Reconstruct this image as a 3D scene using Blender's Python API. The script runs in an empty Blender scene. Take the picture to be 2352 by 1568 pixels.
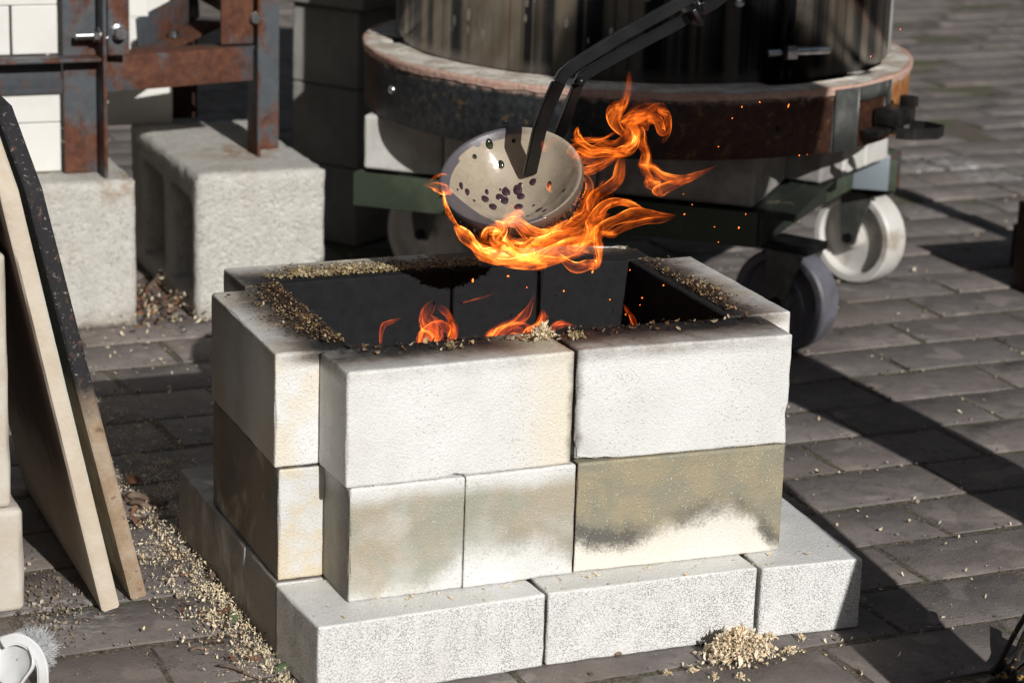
import bpy, bmesh, math, random
import numpy as np
from mathutils import Vector, Matrix, noise
from mathutils.bvhtree import BVHTree

# ------------------------------------------------------------------ camera, light, exposure
S = bpy.context.scene
COL = S.collection
random.seed(7)
rng = np.random.default_rng(7)
CAM_P = Vector((-0.6516, -2.0263, 0.9575))
CAM_R = Matrix(((0.9274, 0.0736, -0.3667), (-0.3727, 0.2663, -0.8889), (0.0322, 0.9611, 0.2744)))
FPX, PW, PH = 5661.08, 2352.0, 1568.0
cd = bpy.data.cameras.new('camera'); cam = bpy.data.objects.new('camera', cd); COL.objects.link(cam)
cam.matrix_world = Matrix.Translation(CAM_P) @ CAM_R.to_quaternion().to_matrix().to_4x4()
cd.sensor_width = 36.0; cd.lens = FPX / PW * 36.0
cd.clip_start = 0.05; cd.clip_end = 200.0
cd.dof.use_dof = True; cd.dof.focus_distance = 2.50; cd.dof.aperture_fstop = 8.0
S.camera = cam

SUN_ELEV = math.radians(26.4)
w = bpy.data.worlds.new("World"); S.world = w; w.use_nodes = True
wn = w.node_tree.nodes; bg = wn['Background']
sky = wn.new('ShaderNodeTexSky'); sky.sky_type = 'NISHITA'; sky.sun_disc = False
sky.sun_elevation = SUN_ELEV; sky.sun_rotation = math.radians(180); sky.air_density = 1.0; sky.dust_density = 1.0
hs = wn.new('ShaderNodeHueSaturation'); hs.inputs['Saturation'].default_value = .60
w.node_tree.links.new(sky.outputs[0], hs.inputs['Color']); w.node_tree.links.new(hs.outputs[0], bg.inputs[0]); bg.inputs[1].default_value = 0.05
sd = bpy.data.lights.new('sun', 'SUN'); sd.energy = 3.95; sd.angle = math.radians(0.5); sd.color = (1.0, 0.982, 0.95)
sun = bpy.data.objects.new('sun', sd); COL.objects.link(sun)
sun.rotation_euler = Vector((-0.07, 2.012, -1.0)).to_track_quat('-Z', 'Y').to_euler()
S.view_settings.view_transform = 'Standard'; S.view_settings.look = 'None'
S.view_settings.gamma = 1.0; S.view_settings.exposure = 0.0; S.view_settings.use_curve_mapping = False
S.render.engine = 'CYCLES'
S.cycles.use_denoising = True
S.cycles.transparent_max_bounces = 40
S.cycles.max_bounces = 8

def at(px, py, X=None, Y=None, Z=None):
    """the world point on the plane X=, Y= or Z= that was measured at this spot of the survey photo"""
    v = CAM_R @ Vector(((px - PW / 2) / FPX, -(py - PH / 2) / FPX, -1.0))
    if Z is not None: s = (Z - CAM_P.z) / v.z
    elif Y is not None: s = (Y - CAM_P.y) / v.y
    else: s = (X - CAM_P.x) / v.x
    return CAM_P + s * v

# ------------------------------------------------------------------ object helpers
def tag(o, label=None, cat=None, group=None, kind=None):
    if label: o['label'] = label
    if cat: o['category'] = cat
    if group: o['group'] = group
    if kind: o['kind'] = kind
    return o

def empty(name, loc, rz=0.0, label=None, cat=None, group=None):
    o = bpy.data.objects.new(name, None); COL.objects.link(o)
    o.location = loc; o.rotation_euler = (0, 0, rz); o.empty_display_size = .05
    return tag(o, label, cat, group)

def link(name, me, mat, parent=None, loc=None, rot=None, smooth=True):
    o = bpy.data.objects.new(name, me); COL.objects.link(o)
    if mat is not None and len(me.materials) == 0:
        for m in (mat if isinstance(mat, (list, tuple)) else [mat]): me.materials.append(m)
    if smooth and len(me.polygons): me.polygons.foreach_set('use_smooth', [True] * len(me.polygons))
    if parent is not None: o.parent = parent
    if loc is not None: o.location = loc
    if rot is not None: o.rotation_euler = rot
    return o

def me_from(verts, faces, name='m'):
    me = bpy.data.meshes.new(name); me.from_pydata([tuple(v) for v in verts], [], faces); me.update(); return me

def bm_mesh(bm, name='m'):
    me = bpy.data.meshes.new(name); bm.normal_update(); bm.to_mesh(me); bm.free(); return me

def sharp(me, deg=35):
    try: me.set_sharp_from_angle(angle=math.radians(deg))
    except Exception: pass
    return me

def axis_coords(L, n, r):
    """coordinates 0..L with extra rows near both ends so that a rounded edge can form"""
    e_ = min(.0012, r * .5)
    inner = np.concatenate([[r], np.linspace(r + e_, L - r - e_, max(2, n)), [L - r]])
    return np.concatenate([[0, r * .33, r * .66], inner, [L - r * .66, L - r * .33, L]])

def rough_box(sx, sy, sz, r=.004, cell=.012, amp=.0006, freq=60, seed=0, edge=0.0, chips=()):
    """box from (0,0,0) to (sx,sy,sz), rounded edges, uneven surface"""
    ax = [axis_coords(s, int(round(s / cell)) + 1, r) for s in (sx, sy, sz)]
    verts = []; faces = []; idx = {}
    def vid(p):
        k = (round(p[0], 6), round(p[1], 6), round(p[2], 6))
        if k not in idx: idx[k] = len(verts); verts.append(p)
        return idx[k]
    for a, (u, v) in ((0, (1, 2)), (1, (2, 0)), (2, (0, 1))):
        for side in (0, 1):
            c = (0.0, (sx, sy, sz)[a])[side]
            U, V = ax[u], ax[v]
            for i in range(len(U) - 1):
                for j in range(len(V) - 1):
                    q = []
                    for (uu, vv) in ((U[i], V[j]), (U[i + 1], V[j]), (U[i + 1], V[j + 1]), (U[i], V[j + 1])):
                        p = [0, 0, 0]; p[a] = c; p[u] = uu; p[v] = vv; q.append(vid(tuple(p)))
                    if side == 0: q.reverse()
                    faces.append(q)
    P = np.array(verts); dim = np.array([sx, sy, sz])
    Q = np.clip(P, r, dim - r); D = P - Q; n = np.linalg.norm(D, axis=1, keepdims=True)
    P = Q + D / np.maximum(n, 1e-9) * r
    off = Vector((seed * 3.17, seed * 1.71, seed * 5.3))
    N = D / np.maximum(n, 1e-9)
    out = []
    for p, nn, dd in zip(P, N, D):
        v = Vector(p) + off
        onedge = (np.count_nonzero(np.abs(dd) > 1e-6) > 1)
        a = amp * noise.noise(v * freq) + amp * .6 * noise.noise(v * freq * 2.7)
        if onedge and edge: a += edge * (min(0, noise.noise(v * 45 )) + .5 * min(0, noise.noise(v * 110)))
        for (cp, cr, cdp) in chips:
            d = (Vector(p) - Vector(cp)).length
            if d < cr: a -= cdp * (1 - d / cr) ** .7 * (1 + .5 * noise.noise(v * 120))
        out.append(Vector(p) + Vector(nn) * a)
    return me_from(out, faces)

def add_box(bm, c, d, rot=None, bev=0.0):
    m = Matrix.Translation(c) @ (rot.to_4x4() if rot is not None else Matrix.Identity(4)) @ Matrix.Diagonal((d[0], d[1], d[2], 1))
    g = bmesh.ops.create_cube(bm, size=1.0, matrix=m)
    if bev:
        es = list({e for v in g['verts'] for e in v.link_edges})
        bmesh.ops.bevel(bm, geom=es, offset=bev, segments=2, affect='EDGES', profile=.5)

def box_me(c, d, rot=None, bev=0.0015):
    bm = bmesh.new(); add_box(bm, c, d, rot, bev); return sharp(bm_mesh(bm), 40)

def ring_me(profile, n=96, a0=0.0, a1=2 * math.pi, closed_profile=True):
    """revolve (r, z) points about Z"""
    full = abs(a1 - a0) > 6.28
    m = n if full else n + 1
    vs = [(r * math.cos(a0 + (a1 - a0) * i / n), r * math.sin(a0 + (a1 - a0) * i / n), z) for i in range(m) for (r, z) in profile]
    k = len(profile); fs = []
    kk = k if closed_profile else k - 1
    for i in range(n):
        i2 = (i + 1) % m
        for j in range(kk):
            j2 = (j + 1) % k
            fs.append((i * k + j, i2 * k + j, i2 * k + j2, i * k + j2))
    if not full and closed_profile:
        fs.append(tuple(range(k))[::-1]); fs.append(tuple((n * k + j) for j in range(k)))
    return me_from(vs, fs)

def tube_me(pts, rad, n=10, caps=True, flat=None):
    """tube through pts; rad number or list; flat=(a,b) gives an elliptic / bar section"""
    P = [Vector(p) for p in pts]; vs = []; fs = []
    R = rad if isinstance(rad, (list, tuple)) else [rad] * len(P)
    T = [(P[min(i + 1, len(P) - 1)] - P[max(i - 1, 0)]).normalized() for i in range(len(P))]
    up = Vector((0, 0, 1)) if abs(T[0].z) < .9 else Vector((0, 1, 0))
    a = (up - T[0] * up.dot(T[0])).normalized()
    for i, p in enumerate(P):
        a = (a - T[i] * a.dot(T[i])).normalized(); b = T[i].cross(a)
        for k in range(n):
            t = 2 * math.pi * k / n
            ca, sa = math.cos(t), math.sin(t)
            if flat: ca *= flat[0]; sa *= flat[1]
            vs.append(p + (a * ca + b * sa) * R[i])
    for i in range(len(P) - 1):
        for k in range(n):
            fs.append((i * n + k, i * n + (k + 1) % n, (i + 1) * n + (k + 1) % n, (i + 1) * n + k))
    if caps:
        fs.append(tuple(range(n))[::-1]); fs.append(tuple((len(P) - 1) * n + k for k in range(n)))
    return me_from(vs, fs)

def bar_me(pts, w_, t_, side=Vector((0, 1, 0)), bev=.0012):
    """flat bar: width w_ in the plane across the path, thickness t_ along side"""
    P = [Vector(p) for p in pts]; bm = bmesh.new(); rows = []
    for i, p in enumerate(P):
        t = (P[min(i + 1, len(P) - 1)] - P[max(i - 1, 0)]).normalized()
        s = (side - t * side.dot(t)).normalized(); n = t.cross(s).normalized()
        k = 1.0
        if 0 < i < len(P) - 1:
            c = (P[i] - P[i - 1]).normalized().dot((P[i + 1] - P[i]).normalized()); k = 1 / math.sqrt(max(.3, (1 + c) / 2))
        rows.append([bm.verts.new(p + n * (a * w_ / 2 * k) + s * (b * t_ / 2)) for a, b in ((-1, -1), (1, -1), (1, 1), (-1, 1))])
    for r0, r1 in zip(rows, rows[1:]):
        for k in range(4): bm.faces.new((r0[k], r0[(k + 1) % 4], r1[(k + 1) % 4], r1[k]))
    bm.faces.new(rows[0][::-1]); bm.faces.new(rows[-1])
    bmesh.ops.recalc_face_normals(bm, faces=bm.faces)
    if bev:
        bmesh.ops.bevel(bm, geom=[e for e in bm.edges if e.is_manifold and e.calc_face_angle(0) > .6], offset=bev, segments=2, affect='EDGES')
    return sharp(bm_mesh(bm), 30)

# ------------------------------------------------------------------ material helpers
class NT:
    def __init__(s, name):
        s.m = bpy.data.materials.new(name); s.m.use_nodes = True; s.t = s.m.node_tree
        s.n = s.t.nodes; s.b = s.n['Principled BSDF']; s.out = s.n['Material Output']
        s._geo = None; s._tc = None
    def new(s, typ, **kw):
        n = s.n.new(typ)
        for k, v in kw.items(): setattr(n, k, v)
        return n
    def L(s, a, b): s.t.links.new(a, b)
    def put(s, sock, v):
        if v is None: return
        if isinstance(v, (int, float)):
            if sock.type in ('RGBA',): sock.default_value = (v, v, v, 1)
            elif sock.type == 'VECTOR': sock.default_value = (v, v, v)
            else: sock.default_value = v
        elif isinstance(v, (tuple, list)):
            sock.default_value = tuple(v) + ((1,) if sock.type == 'RGBA' and len(v) == 3 else ())
        else: s.L(v, sock)
    def geo(s):
        if s._geo is None: s._geo = s.new('ShaderNodeNewGeometry')
        return s._geo
    def pos(s): return s.geo().outputs['Position']
    def obj(s):
        if s._tc is None: s._tc = s.new('ShaderNodeTexCoord')
        return s._tc.outputs['Object']
    def rnd(s):
        oi = s.new('ShaderNodeObjectInfo'); isl = s.geo().outputs['Random Per Island']
        return s.math('FRACT', s.math('ADD', oi.outputs['Random'], isl))
    def math(s, op, a, b=None, c=None, clamp=False):
        n = s.new('ShaderNodeMath', operation=op, use_clamp=clamp)
        s.put(n.inputs[0], a); s.put(n.inputs[1], b); s.put(n.inputs[2], c); return n.outputs[0]
    def vmath(s, op, a, b=None):
        n = s.new('ShaderNodeVectorMath', operation=op); s.put(n.inputs[0], a); s.put(n.inputs[1], b)
        return n.outputs['Value'] if op in ('LENGTH', 'DOT_PRODUCT', 'DISTANCE') else n.outputs[0]
    def xyz(s, v):
        n = s.new('ShaderNodeSeparateXYZ'); s.put(n.inputs[0], v); return n.outputs
    def comb(s, x, y, z):
        n = s.new('ShaderNodeCombineXYZ'); s.put(n.inputs[0], x); s.put(n.inputs[1], y); s.put(n.inputs[2], z); return n.outputs[0]
    def noise(s, vec, scale, detail=3, rough=.55, dist=0.0):
        n = s.new('ShaderNodeTexNoise'); s.put(n.inputs['Vector'], vec); n.inputs['Scale'].default_value = scale
        n.inputs['Detail'].default_value = detail; n.inputs['Roughness'].default_value = rough
        n.inputs['Distortion'].default_value = dist; return n.outputs[0]
    def vor(s, vec, scale, feature='F1', out='Distance', rand=1.0):
        n = s.new('ShaderNodeTexVoronoi'); n.feature = feature; s.put(n.inputs['Vector'], vec)
        n.inputs['Scale'].default_value = scale; n.inputs['Randomness'].default_value = rand; return n.outputs[out]
    def sm(s, v, a, b, lo=0.0, hi=1.0):
        n = s.new('ShaderNodeMapRange', interpolation_type='SMOOTHSTEP'); s.put(n.inputs[0], v)
        if a > b: a, b, lo, hi = b, a, hi, lo
        for i, x in zip((1, 2, 3, 4), (a, b, lo, hi)): n.inputs[i].default_value = x
        return n.outputs[0]
    def mix(s, f, a, b, blend='MIX'):
        n = s.new('ShaderNodeMix', data_type='RGBA', blend_type=blend); n.clamp_factor = True
        s.put(n.inputs[0], f); s.put(n.inputs[6], a); s.put(n.inputs[7], b); return n.outputs[2]
    def ramp(s, f, stops):
        n = s.new('ShaderNodeValToRGB'); s.put(n.inputs[0], f); e = n.color_ramp.elements
        while len(e) < len(stops): e.new(.5)
        for el, (p, c) in zip(e, stops): el.position = p; el.color = tuple(c) + (1,)
        return n.outputs[0]
    def bump(s, h, strength=.5, dist=.001, normal=None):
        n = s.new('ShaderNodeBump'); s.put(n.inputs['Height'], h); n.inputs['Strength'].default_value = strength
        n.inputs['Distance'].default_value = dist
        if normal is not None: s.L(normal, n.inputs['Normal'])
        return n.outputs[0]
    def fin(s, col=None, rough=None, normal=None, metal=None, **kw):
        s.put(s.b.inputs['Base Color'], col); s.put(s.b.inputs['Roughness'], rough)
        if normal is not None: s.L(normal, s.b.inputs['Normal'])
        if metal is not None: s.put(s.b.inputs['Metallic'], metal)
        for k, v in kw.items(): s.put(s.b.inputs[k], v)
        return s.m

HX, HY, HW, HD = .266, .238, .200, .126     # the opening of the fire pit

def firebrick(name, pits=0.0, stain=0.0, soot=True, tint=0.0, brown=0.0, band=0.0):
    t = NT(name); p = t.pos(); x, y, z = t.xyz(p)[:3]
    w1 = t.noise(p, 14, 4); w2 = t.noise(p, 45, 4); fine = t.noise(p, 760, 3, .65)
    base = t.mix(t.sm(w1, .35, .7), (.79, .785, .765), (.715, .705, .675))
    if tint: base = t.mix(t.math('MULTIPLY', t.sm(w1, .45, .62), tint), base, (.80, .65, .40))
    # beaded skin of the sintered face
    bead = t.vor(p, 520, 'SMOOTH_F1'); cell = t.vor(p, 520, 'F1', 'Color')
    cr = t.xyz(cell)[0]
    beadmask = t.math('MULTIPLY', t.sm(bead, .55, .2), t.sm(cr, .25, .5))
    height = t.math('ADD', t.math('MULTIPLY', beadmask, .9), t.math('MULTIPLY', fine, .5))
    if pits:
        pd = t.vor(p, 640); pr = t.xyz(t.vor(p, 640, 'F1', 'Color'))[1]
        dens = t.sm(w2, .3, .65)
        nrm = t.xyz(t.geo().outputs['Normal'])
        facing = t.sm(nrm[2], .7, .3)
        pm = t.math('MULTIPLY', t.math('MULTIPLY', t.sm(pd, .58, .16), t.sm(pr, .05, .40)), facing)
        pm = t.math('MULTIPLY', pm, t.math('MULTIPLY_ADD', dens, .5 * pits, .5 * pits))
        base = t.mix(pm, base, (.29, .28, .265))
        height = t.math('SUBTRACT', height, t.math('MULTIPLY', pm, 1.4))
    else:
        pd = t.vor(p, 260); pr = t.xyz(t.vor(p, 260, 'F1', 'Color'))[1]
        pm = t.math('MULTIPLY', t.sm(pd, .34, .12), t.sm(t.math('ADD', pr, t.math('MULTIPLY', w1, .5)), .98, 1.08))
        base = t.mix(t.math('MULTIPLY', pm, .5), base, (.30, .28, .25))
    if stain:
        h = t.math('DIVIDE', t.math('SUBTRACT', z, .076), .114)
        g_ = lambda v: (v, v, v)
        if stain > 1.5:
            un = t.math('DIVIDE', t.math('SUBTRACT', x, .274), .23)
            bd_ = t.ramp(un, [(0, g_(.36)), (.07, g_(.30)), (.18, g_(.26)), (.36, g_(.27)), (.52, g_(.36)), (.66, g_(.45)), (.76, g_(.44)), (.86, g_(.30)), (.94, g_(.12)), (1, g_(-.0))])
        else:
            un = t.math('DIVIDE', t.math('SUBTRACT', x, .038), .238)
            bd_ = t.ramp(un, [(0, g_(0)), (.24, g_(.0)), (.36, g_(.10)), (.5, g_(.34)), (.56, g_(.30)), (.70, g_(.32)), (.82, g_(.36)), (.92, g_(.26)), (1, g_(.16))])
        wob = t.math('MULTIPLY', t.math('SUBTRACT', t.noise(p, 16, 3), .5), .26)
        soft = t.math('ADD', t.math('ADD', t.math('SUBTRACT', h, bd_), wob), t.math('MULTIPLY', t.math('SUBTRACT', cr, .5), .05))
        soft = t.math('ADD', soft, t.math('MULTIPLY', t.math('SUBTRACT', t.noise(p, 130, 3, .7), .5), .10))
        cloud = t.noise(p, 22, 4, dist=.6)
        tan = t.mix(t.sm(cloud, .38, .62), (.36, .305, .20), (.285, .265, .195)) if stain > 1.5 else t.mix(t.sm(cloud, .38, .62), (.42, .36, .265), (.345, .34, .265))
        above = t.sm(soft, -.12, .09) if stain > 1.5 else t.sm(soft, -.16, .14)
        topfade = t.sm(t.math('ADD', h, t.math('MULTIPLY', wob, .8)), .98, .80) if stain < 1.5 else 1.0
        amt = t.math('MULTIPLY', above, topfade)
        if stain < 1.5:
            dense = t.sm(t.noise(p, 15, 3), .32, .55); amt = t.math('MULTIPLY', amt, t.math('MULTIPLY_ADD', dense, .30, .66))
        low = t.mix(t.sm(w1, .3, .6), (.76, .74, .67), (.80, .74, .64))
        base2 = t.mix(t.math('MULTIPLY', t.sm(soft, -.4, -.05), .0), low, low)
        if stain > 1.5: base = t.mix(.85, base, base2)
        base = t.mix(amt, base, tan)
        dark = t.math('MULTIPLY', t.sm(t.math('ABSOLUTE', t.math('SUBTRACT', soft, .05)), .16, .0), t.sm(t.noise(p, 16, 2), .34, .62))
        base = t.mix(t.math('MULTIPLY', dark, .85 if stain > 1.5 else .25), base, (.09, .085, .08))
        spk = t.math('MULTIPLY', t.sm(bead, .28, .12), t.math('MULTIPLY', t.sm(cr, .74, .86), amt))
        base = t.mix(t.math('MULTIPLY', spk, .8), base, (.80, .78, .70))
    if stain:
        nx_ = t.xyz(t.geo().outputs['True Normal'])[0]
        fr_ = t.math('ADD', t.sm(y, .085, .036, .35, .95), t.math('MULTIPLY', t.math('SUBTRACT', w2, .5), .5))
        base = t.mix(t.math('MULTIPLY', t.sm(nx_, -.6, -.9), fr_), base, (.085, .062, .045))  # left face browned: dirt and shade together in the colour
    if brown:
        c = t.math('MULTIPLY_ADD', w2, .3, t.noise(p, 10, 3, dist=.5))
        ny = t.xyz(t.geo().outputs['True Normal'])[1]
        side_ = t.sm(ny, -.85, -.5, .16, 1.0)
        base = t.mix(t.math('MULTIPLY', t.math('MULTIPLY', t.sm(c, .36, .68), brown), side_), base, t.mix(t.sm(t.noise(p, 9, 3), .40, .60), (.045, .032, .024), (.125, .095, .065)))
    if not brown and tint:   # shade of the left outer face, darkened in the colour
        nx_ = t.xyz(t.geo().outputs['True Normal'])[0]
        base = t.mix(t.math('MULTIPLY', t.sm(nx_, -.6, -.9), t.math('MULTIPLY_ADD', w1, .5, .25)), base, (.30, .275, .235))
    if soot:
        dx = t.math('SUBTRACT', t.math('ABSOLUTE', t.math('SUBTRACT', x, HX)), HW)
        dy = t.math('SUBTRACT', t.math('ABSOLUTE', t.math('SUBTRACT', y, HY)), HD)
        d = t.math('MAXIMUM', dx, dy)
        dn = t.math('ADD', d, t.math('MULTIPLY', t.math('SUBTRACT', t.noise(p, 18, 3), .5), .05))
        dn = t.math('ADD', dn, t.math('MULTIPLY', t.math('SUBTRACT', t.noise(p, 160, 2), .5), .016))
        top = t.sm(z, .286, .298)
        low = t.sm(z, .08, .10)
        s1 = t.math('MULTIPLY', t.sm(dn, .088, .036), top)
        s2 = t.math('MULTIPLY', t.sm(dn, .056, .018), top)
        inn = t.math('MULTIPLY', t.sm(d, .012, .004), low)
        base = t.mix(t.math('MULTIPLY', s1, .88), base, (.165, .122, .085))
        base = t.mix(t.math('MAXIMUM', t.math('MULTIPLY', s2, .96), inn), base, t.mix(t.noise(p, 90, 4, .7), (.009, .009, .0095), (.024, .024, .026)))
    if band:
        cream = t.math('MULTIPLY', t.sm(x, .19, .262), t.sm(x, .272, .266)); base = t.mix(t.math('MULTIPLY', cream, t.math('MULTIPLY_ADD', w1, .9, .1)), base, (.82, .73, .55))
        lt = t.math('MULTIPLY', t.sm(x, .10, .04), t.sm(w2, .4, .6)); base = t.mix(t.math('MULTIPLY', lt, .3), base, (.62, .59, .53))
    if band:   # scorched chip on joints of the top course
        e = t.math('ABSOLUTE', t.math('SUBTRACT', x, band))
        e = t.math('ADD', e, t.math('MULTIPLY', w2, .02))
        base = t.mix(t.math('MULTIPLY', t.sm(e, .021, .010), .75), base, (.10, .08, .06))
    nb = t.bump(height, .55, .0009)
    nb = t.bump(t.noise(p, 140, 4, .7), .14, .0016, nb)
    if soot:
        bn_ = [n for n in t.n if n.type == 'BUMP']
        for q, k in zip(bn_, (.55, .14)): t.L(t.math('MULTIPLY', t.math('SUBTRACT', 1.0, t.math('MULTIPLY', inn, .82)), k), q.inputs['Strength'])
    return t.fin(base, t.math('MULTIPLY_ADD', inn, .4, .48) if soot else .48, nb, **{'Specular IOR Level': t.math('MULTIPLY_ADD', inn, -.3, .42) if soot else .42})

def simple(name, col, rough=.5, metal=0.0, col2=None, scale=20, bump=.2, bscale=200, bd=.0006, lo=.4, hi=.65, **kw):
    t = NT(name); p = t.obj()
    c = col if col2 is None else t.mix(t.sm(t.noise(p, scale, 5, .6), lo, hi), col, col2)
    nb = t.bump(t.noise(p, bscale, 4), bump, bd) if bump else None
    return t.fin(c, rough, nb, metal, **kw)

def m_rust(name, grey=.45, scale=18, dark=1.0):
    t = NT(name); p = t.pos(); st = t.vmath('MULTIPLY', p, (1, 1, .7))
    a = t.noise(st, scale, 7, .7, .4); b = t.noise(p, scale * 4, 6, .72); c = t.noise(p, 5, 2)
    rust = t.ramp(b, [(.28, (.035 * dark, .014 * dark, .010 * dark)), (.48, (.105 * dark, .038 * dark, .020 * dark)), (.6, (.135 * dark, .052 * dark, .027 * dark)), (.75, (.24 * dark, .095 * dark, .040 * dark))])
    mill = t.mix(b, (.035 * dark, .040 * dark, .046 * dark), (.105 * dark, .12 * dark, .135 * dark))
    f = t.sm(t.math('ADD', a, t.math('MULTIPLY', t.math('SUBTRACT', c, .5), .5)), grey - .05, grey + .12)
    col = t.mix(f, mill, rust)
    return t.fin(col, t.sm(f, 0, 1, .5, .85), t.bump(t.math('ADD', b, a), .5, .0008), .15)

def m_concrete():
    t = NT('rough_concrete'); p = t.pos(); z = t.xyz(p)[2]
    a = t.noise(p, 35, 6, .7); b = t.noise(p, 220, 4, .7); big = t.noise(p, 9, 3)
    c_ = t.noise(p, 120, 6, .8, .3)
    pm = t.sm(c_, .46, .36)
    wq = t.vmath('ADD', p, t.comb(t.math('MULTIPLY', a, .02), t.math('MULTIPLY', b, .012), t.math('MULTIPLY', c_, .02)))
    pit_ = t.math('MULTIPLY', t.sm(t.vor(wq, 150), .55, .16), t.sm(t.xyz(t.vor(wq, 150, 'F1', 'Color'))[1], .35, .7))
    col = t.mix(t.sm(a, .35, .65), (.60, .575, .52), (.70, .675, .62))
    col = t.mix(t.math('MULTIPLY', t.sm(big, .52, .66), .5), col, (.56, .47, .38))
    col = t.mix(t.math('MULTIPLY', pm, .55), col, (.26, .24, .20))
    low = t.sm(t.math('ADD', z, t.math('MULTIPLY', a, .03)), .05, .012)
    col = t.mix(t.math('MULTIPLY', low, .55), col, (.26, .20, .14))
    # rust streaks around the feet of the frame
    r = t.math('MULTIPLY', t.sm(t.vmath('DISTANCE', p, (.33, 1.43, .215)), .085, .01), t.sm(t.noise(p, 45, 4), .42, .62))
    r2 = t.math('MULTIPLY', t.sm(t.vmath('DISTANCE', p, (.118, 1.31, .215)), .06, .01), t.sm(t.noise(p, 45, 4), .42, .62))
    col = t.mix(t.math('MULTIPLY', t.math('MAXIMUM', r, r2), .8), col, (.36, .19, .07))
    g_ = t.noise(p, 330, 3, .8); col = t.mix(t.math('MULTIPLY', t.sm(g_, .52, .68), .55), col, (.36, .33, .28)); col = t.mix(t.math('MULTIPLY', t.sm(g_, .45, .30), .5), col, (.80, .77, .71))
    h = t.math('SUBTRACT', t.math('ADD', t.math('ADD', a, t.math('MULTIPLY', b, .4)), t.math('MULTIPLY', c_, 1.6)), t.math('MULTIPLY', pit_, .25))
    return t.fin(col, .9, t.bump(h, .8, .0036))

def m_paver():
    t = NT('paver_concrete'); p = t.pos(); r = t.rnd()
    a = t.noise(p, 30, 5, .65); f = t.noise(p, 330, 3, .6); g = t.noise(p, 6, 3)
    col = t.ramp(r, [(0, (.150, .134, .128)), (.25, (.225, .192, .176)), (.5, (.168, .150, .143)), (.75, (.245, .208, .186)), (1, (.158, .146, .142))])
    col = t.mix(t.math('MULTIPLY', t.sm(a, .42, .68), .6), col, (.29, .25, .23))
    col = t.mix(t.math('MULTIPLY', t.sm(t.noise(p, 60, 5, .75), .46, .66), .62), col, (.085, .074, .072))
    col = t.mix(t.math('MULTIPLY', t.sm(t.noise(p, 11, 4, .6), .48, .64), .45), col, (.115, .098, .094))
    blot = t.noise(p, 17, 1)
    col = t.mix(t.math('MULTIPLY', t.sm(blot, .61, .68), .5), col, (.36, .305, .275))
    sp = t.vor(p, 210); sr = t.xyz(t.vor(p, 210, 'F1', 'Color'))
    col = t.mix(t.math('MULTIPLY', t.math('MULTIPLY', t.sm(sp, .26, .12), t.sm(sr[0], .78, .84)), .9), col, (.42, .36, .30))
    col = t.mix(t.math('MULTIPLY', t.math('MULTIPLY', t.sm(sp, .3, .15), t.sm(sr[1], .84, .9)), .7), col, (.035, .03, .028))
    col = t.mix(t.math('MULTIPLY', t.sm(g, .45, .7), .35), col, (.21, .165, .13))
    # chalky kiln-wash dust by the kiln shelves and on the far paving
    for c, rad, k in (((-.17, .27, 0), .085, .6), ((1.90, 2.02, 0), .13, .75), ((1.95, 1.91, 0), .13, .7), ((1.68, 1.69, 0), .10, .5)):
        dm = t.math('MULTIPLY', t.sm(t.vmath('DISTANCE', t.vmath('MULTIPLY', p, (1, 1, 0)), c), rad, rad * .2), t.sm(t.noise(t.vmath('MULTIPLY', p, (1, 2.2, 1)), 45, 5, .7), .46, .64))
        col = t.mix(t.math('MULTIPLY', dm, k), col, (.62, .62, .60))
    h = t.math('ADD', t.math('MULTIPLY', f, .6), a)
    return t.fin(col, .85, t.bump(h, .8, .0022))

def m_dirt():
    t = NT('joint_grit'); p = t.pos()
    a = t.noise(p, 9, 3); b = t.noise(p, 240, 4, .7)
    col = t.ramp(b, [(.3, (.045, .036, .027)), (.48, (.12, .098, .075)), (.62, (.22, .18, .14)), (.72, (.38, .32, .25))])
    green = t.math('MULTIPLY', t.sm(a, .45, .6), t.sm(t.noise(p, 90, 3), .35, .6))
    yy = t.xyz(p)[1]
    green = t.math('MULTIPLY', green, t.sm(yy, .3, 2.0, .3, 1.0))
    col = t.mix(green, col, (.085, .115, .03))
    return t.fin(col, .95, t.bump(b, .9, .004))

def m_chip(name, ramp_):
    t = NT(name); r = t.rnd()
    col = t.ramp(r, ramp_)
    col = t.mix(t.math('MULTIPLY', t.noise(t.pos(), 500, 2), .3), col, tuple(c * .6 for c in ramp_[len(ramp_) // 2][1]))
    m = t.fin(col, .75)
    t.b.inputs['Subsurface Weight'].default_value = 0
    return m

M = {}
M['brick_white'] = firebrick('firebrick_white')
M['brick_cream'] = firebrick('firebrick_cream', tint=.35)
M['brick_joint'] = firebrick('firebrick_scorched_joint', band=.270)
M['brick_pitted'] = firebrick('firebrick_pitted', pits=1.0, soot=False)
M['brick_pitted_brown'] = firebrick('firebrick_pitted_brown', pits=.4, soot=False, brown=.75)
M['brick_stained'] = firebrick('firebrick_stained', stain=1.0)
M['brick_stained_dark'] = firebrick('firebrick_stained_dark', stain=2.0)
M['brick_brown'] = firebrick('firebrick_brown', brown=.9, tint=.7)
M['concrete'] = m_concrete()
M['paver'] = m_paver(); M['dirt'] = m_dirt()
M['rust'] = m_rust('rusty_mill_steel', .46); M['rust_more'] = m_rust('rusty_steel', .40); M['rust_dark'] = m_rust('dark_rusty_steel', .4, dark=.35)
M['zinc'] = simple('zinc_plated_steel', (.62, .64, .66), .28, 1.0, (.45, .46, .47), 60, .2, 400)
M['black_steel'] = simple('blackened_steel', (.012, .012, .013), .42, .6, (.035, .035, .036), 30, .35, 160, .0006)
M['black_bar'] = simple('tong_steel', (.004, .004, .0045), .38, 0, (.012, .012, .013), 22, .2, 220, .0004)
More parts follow.
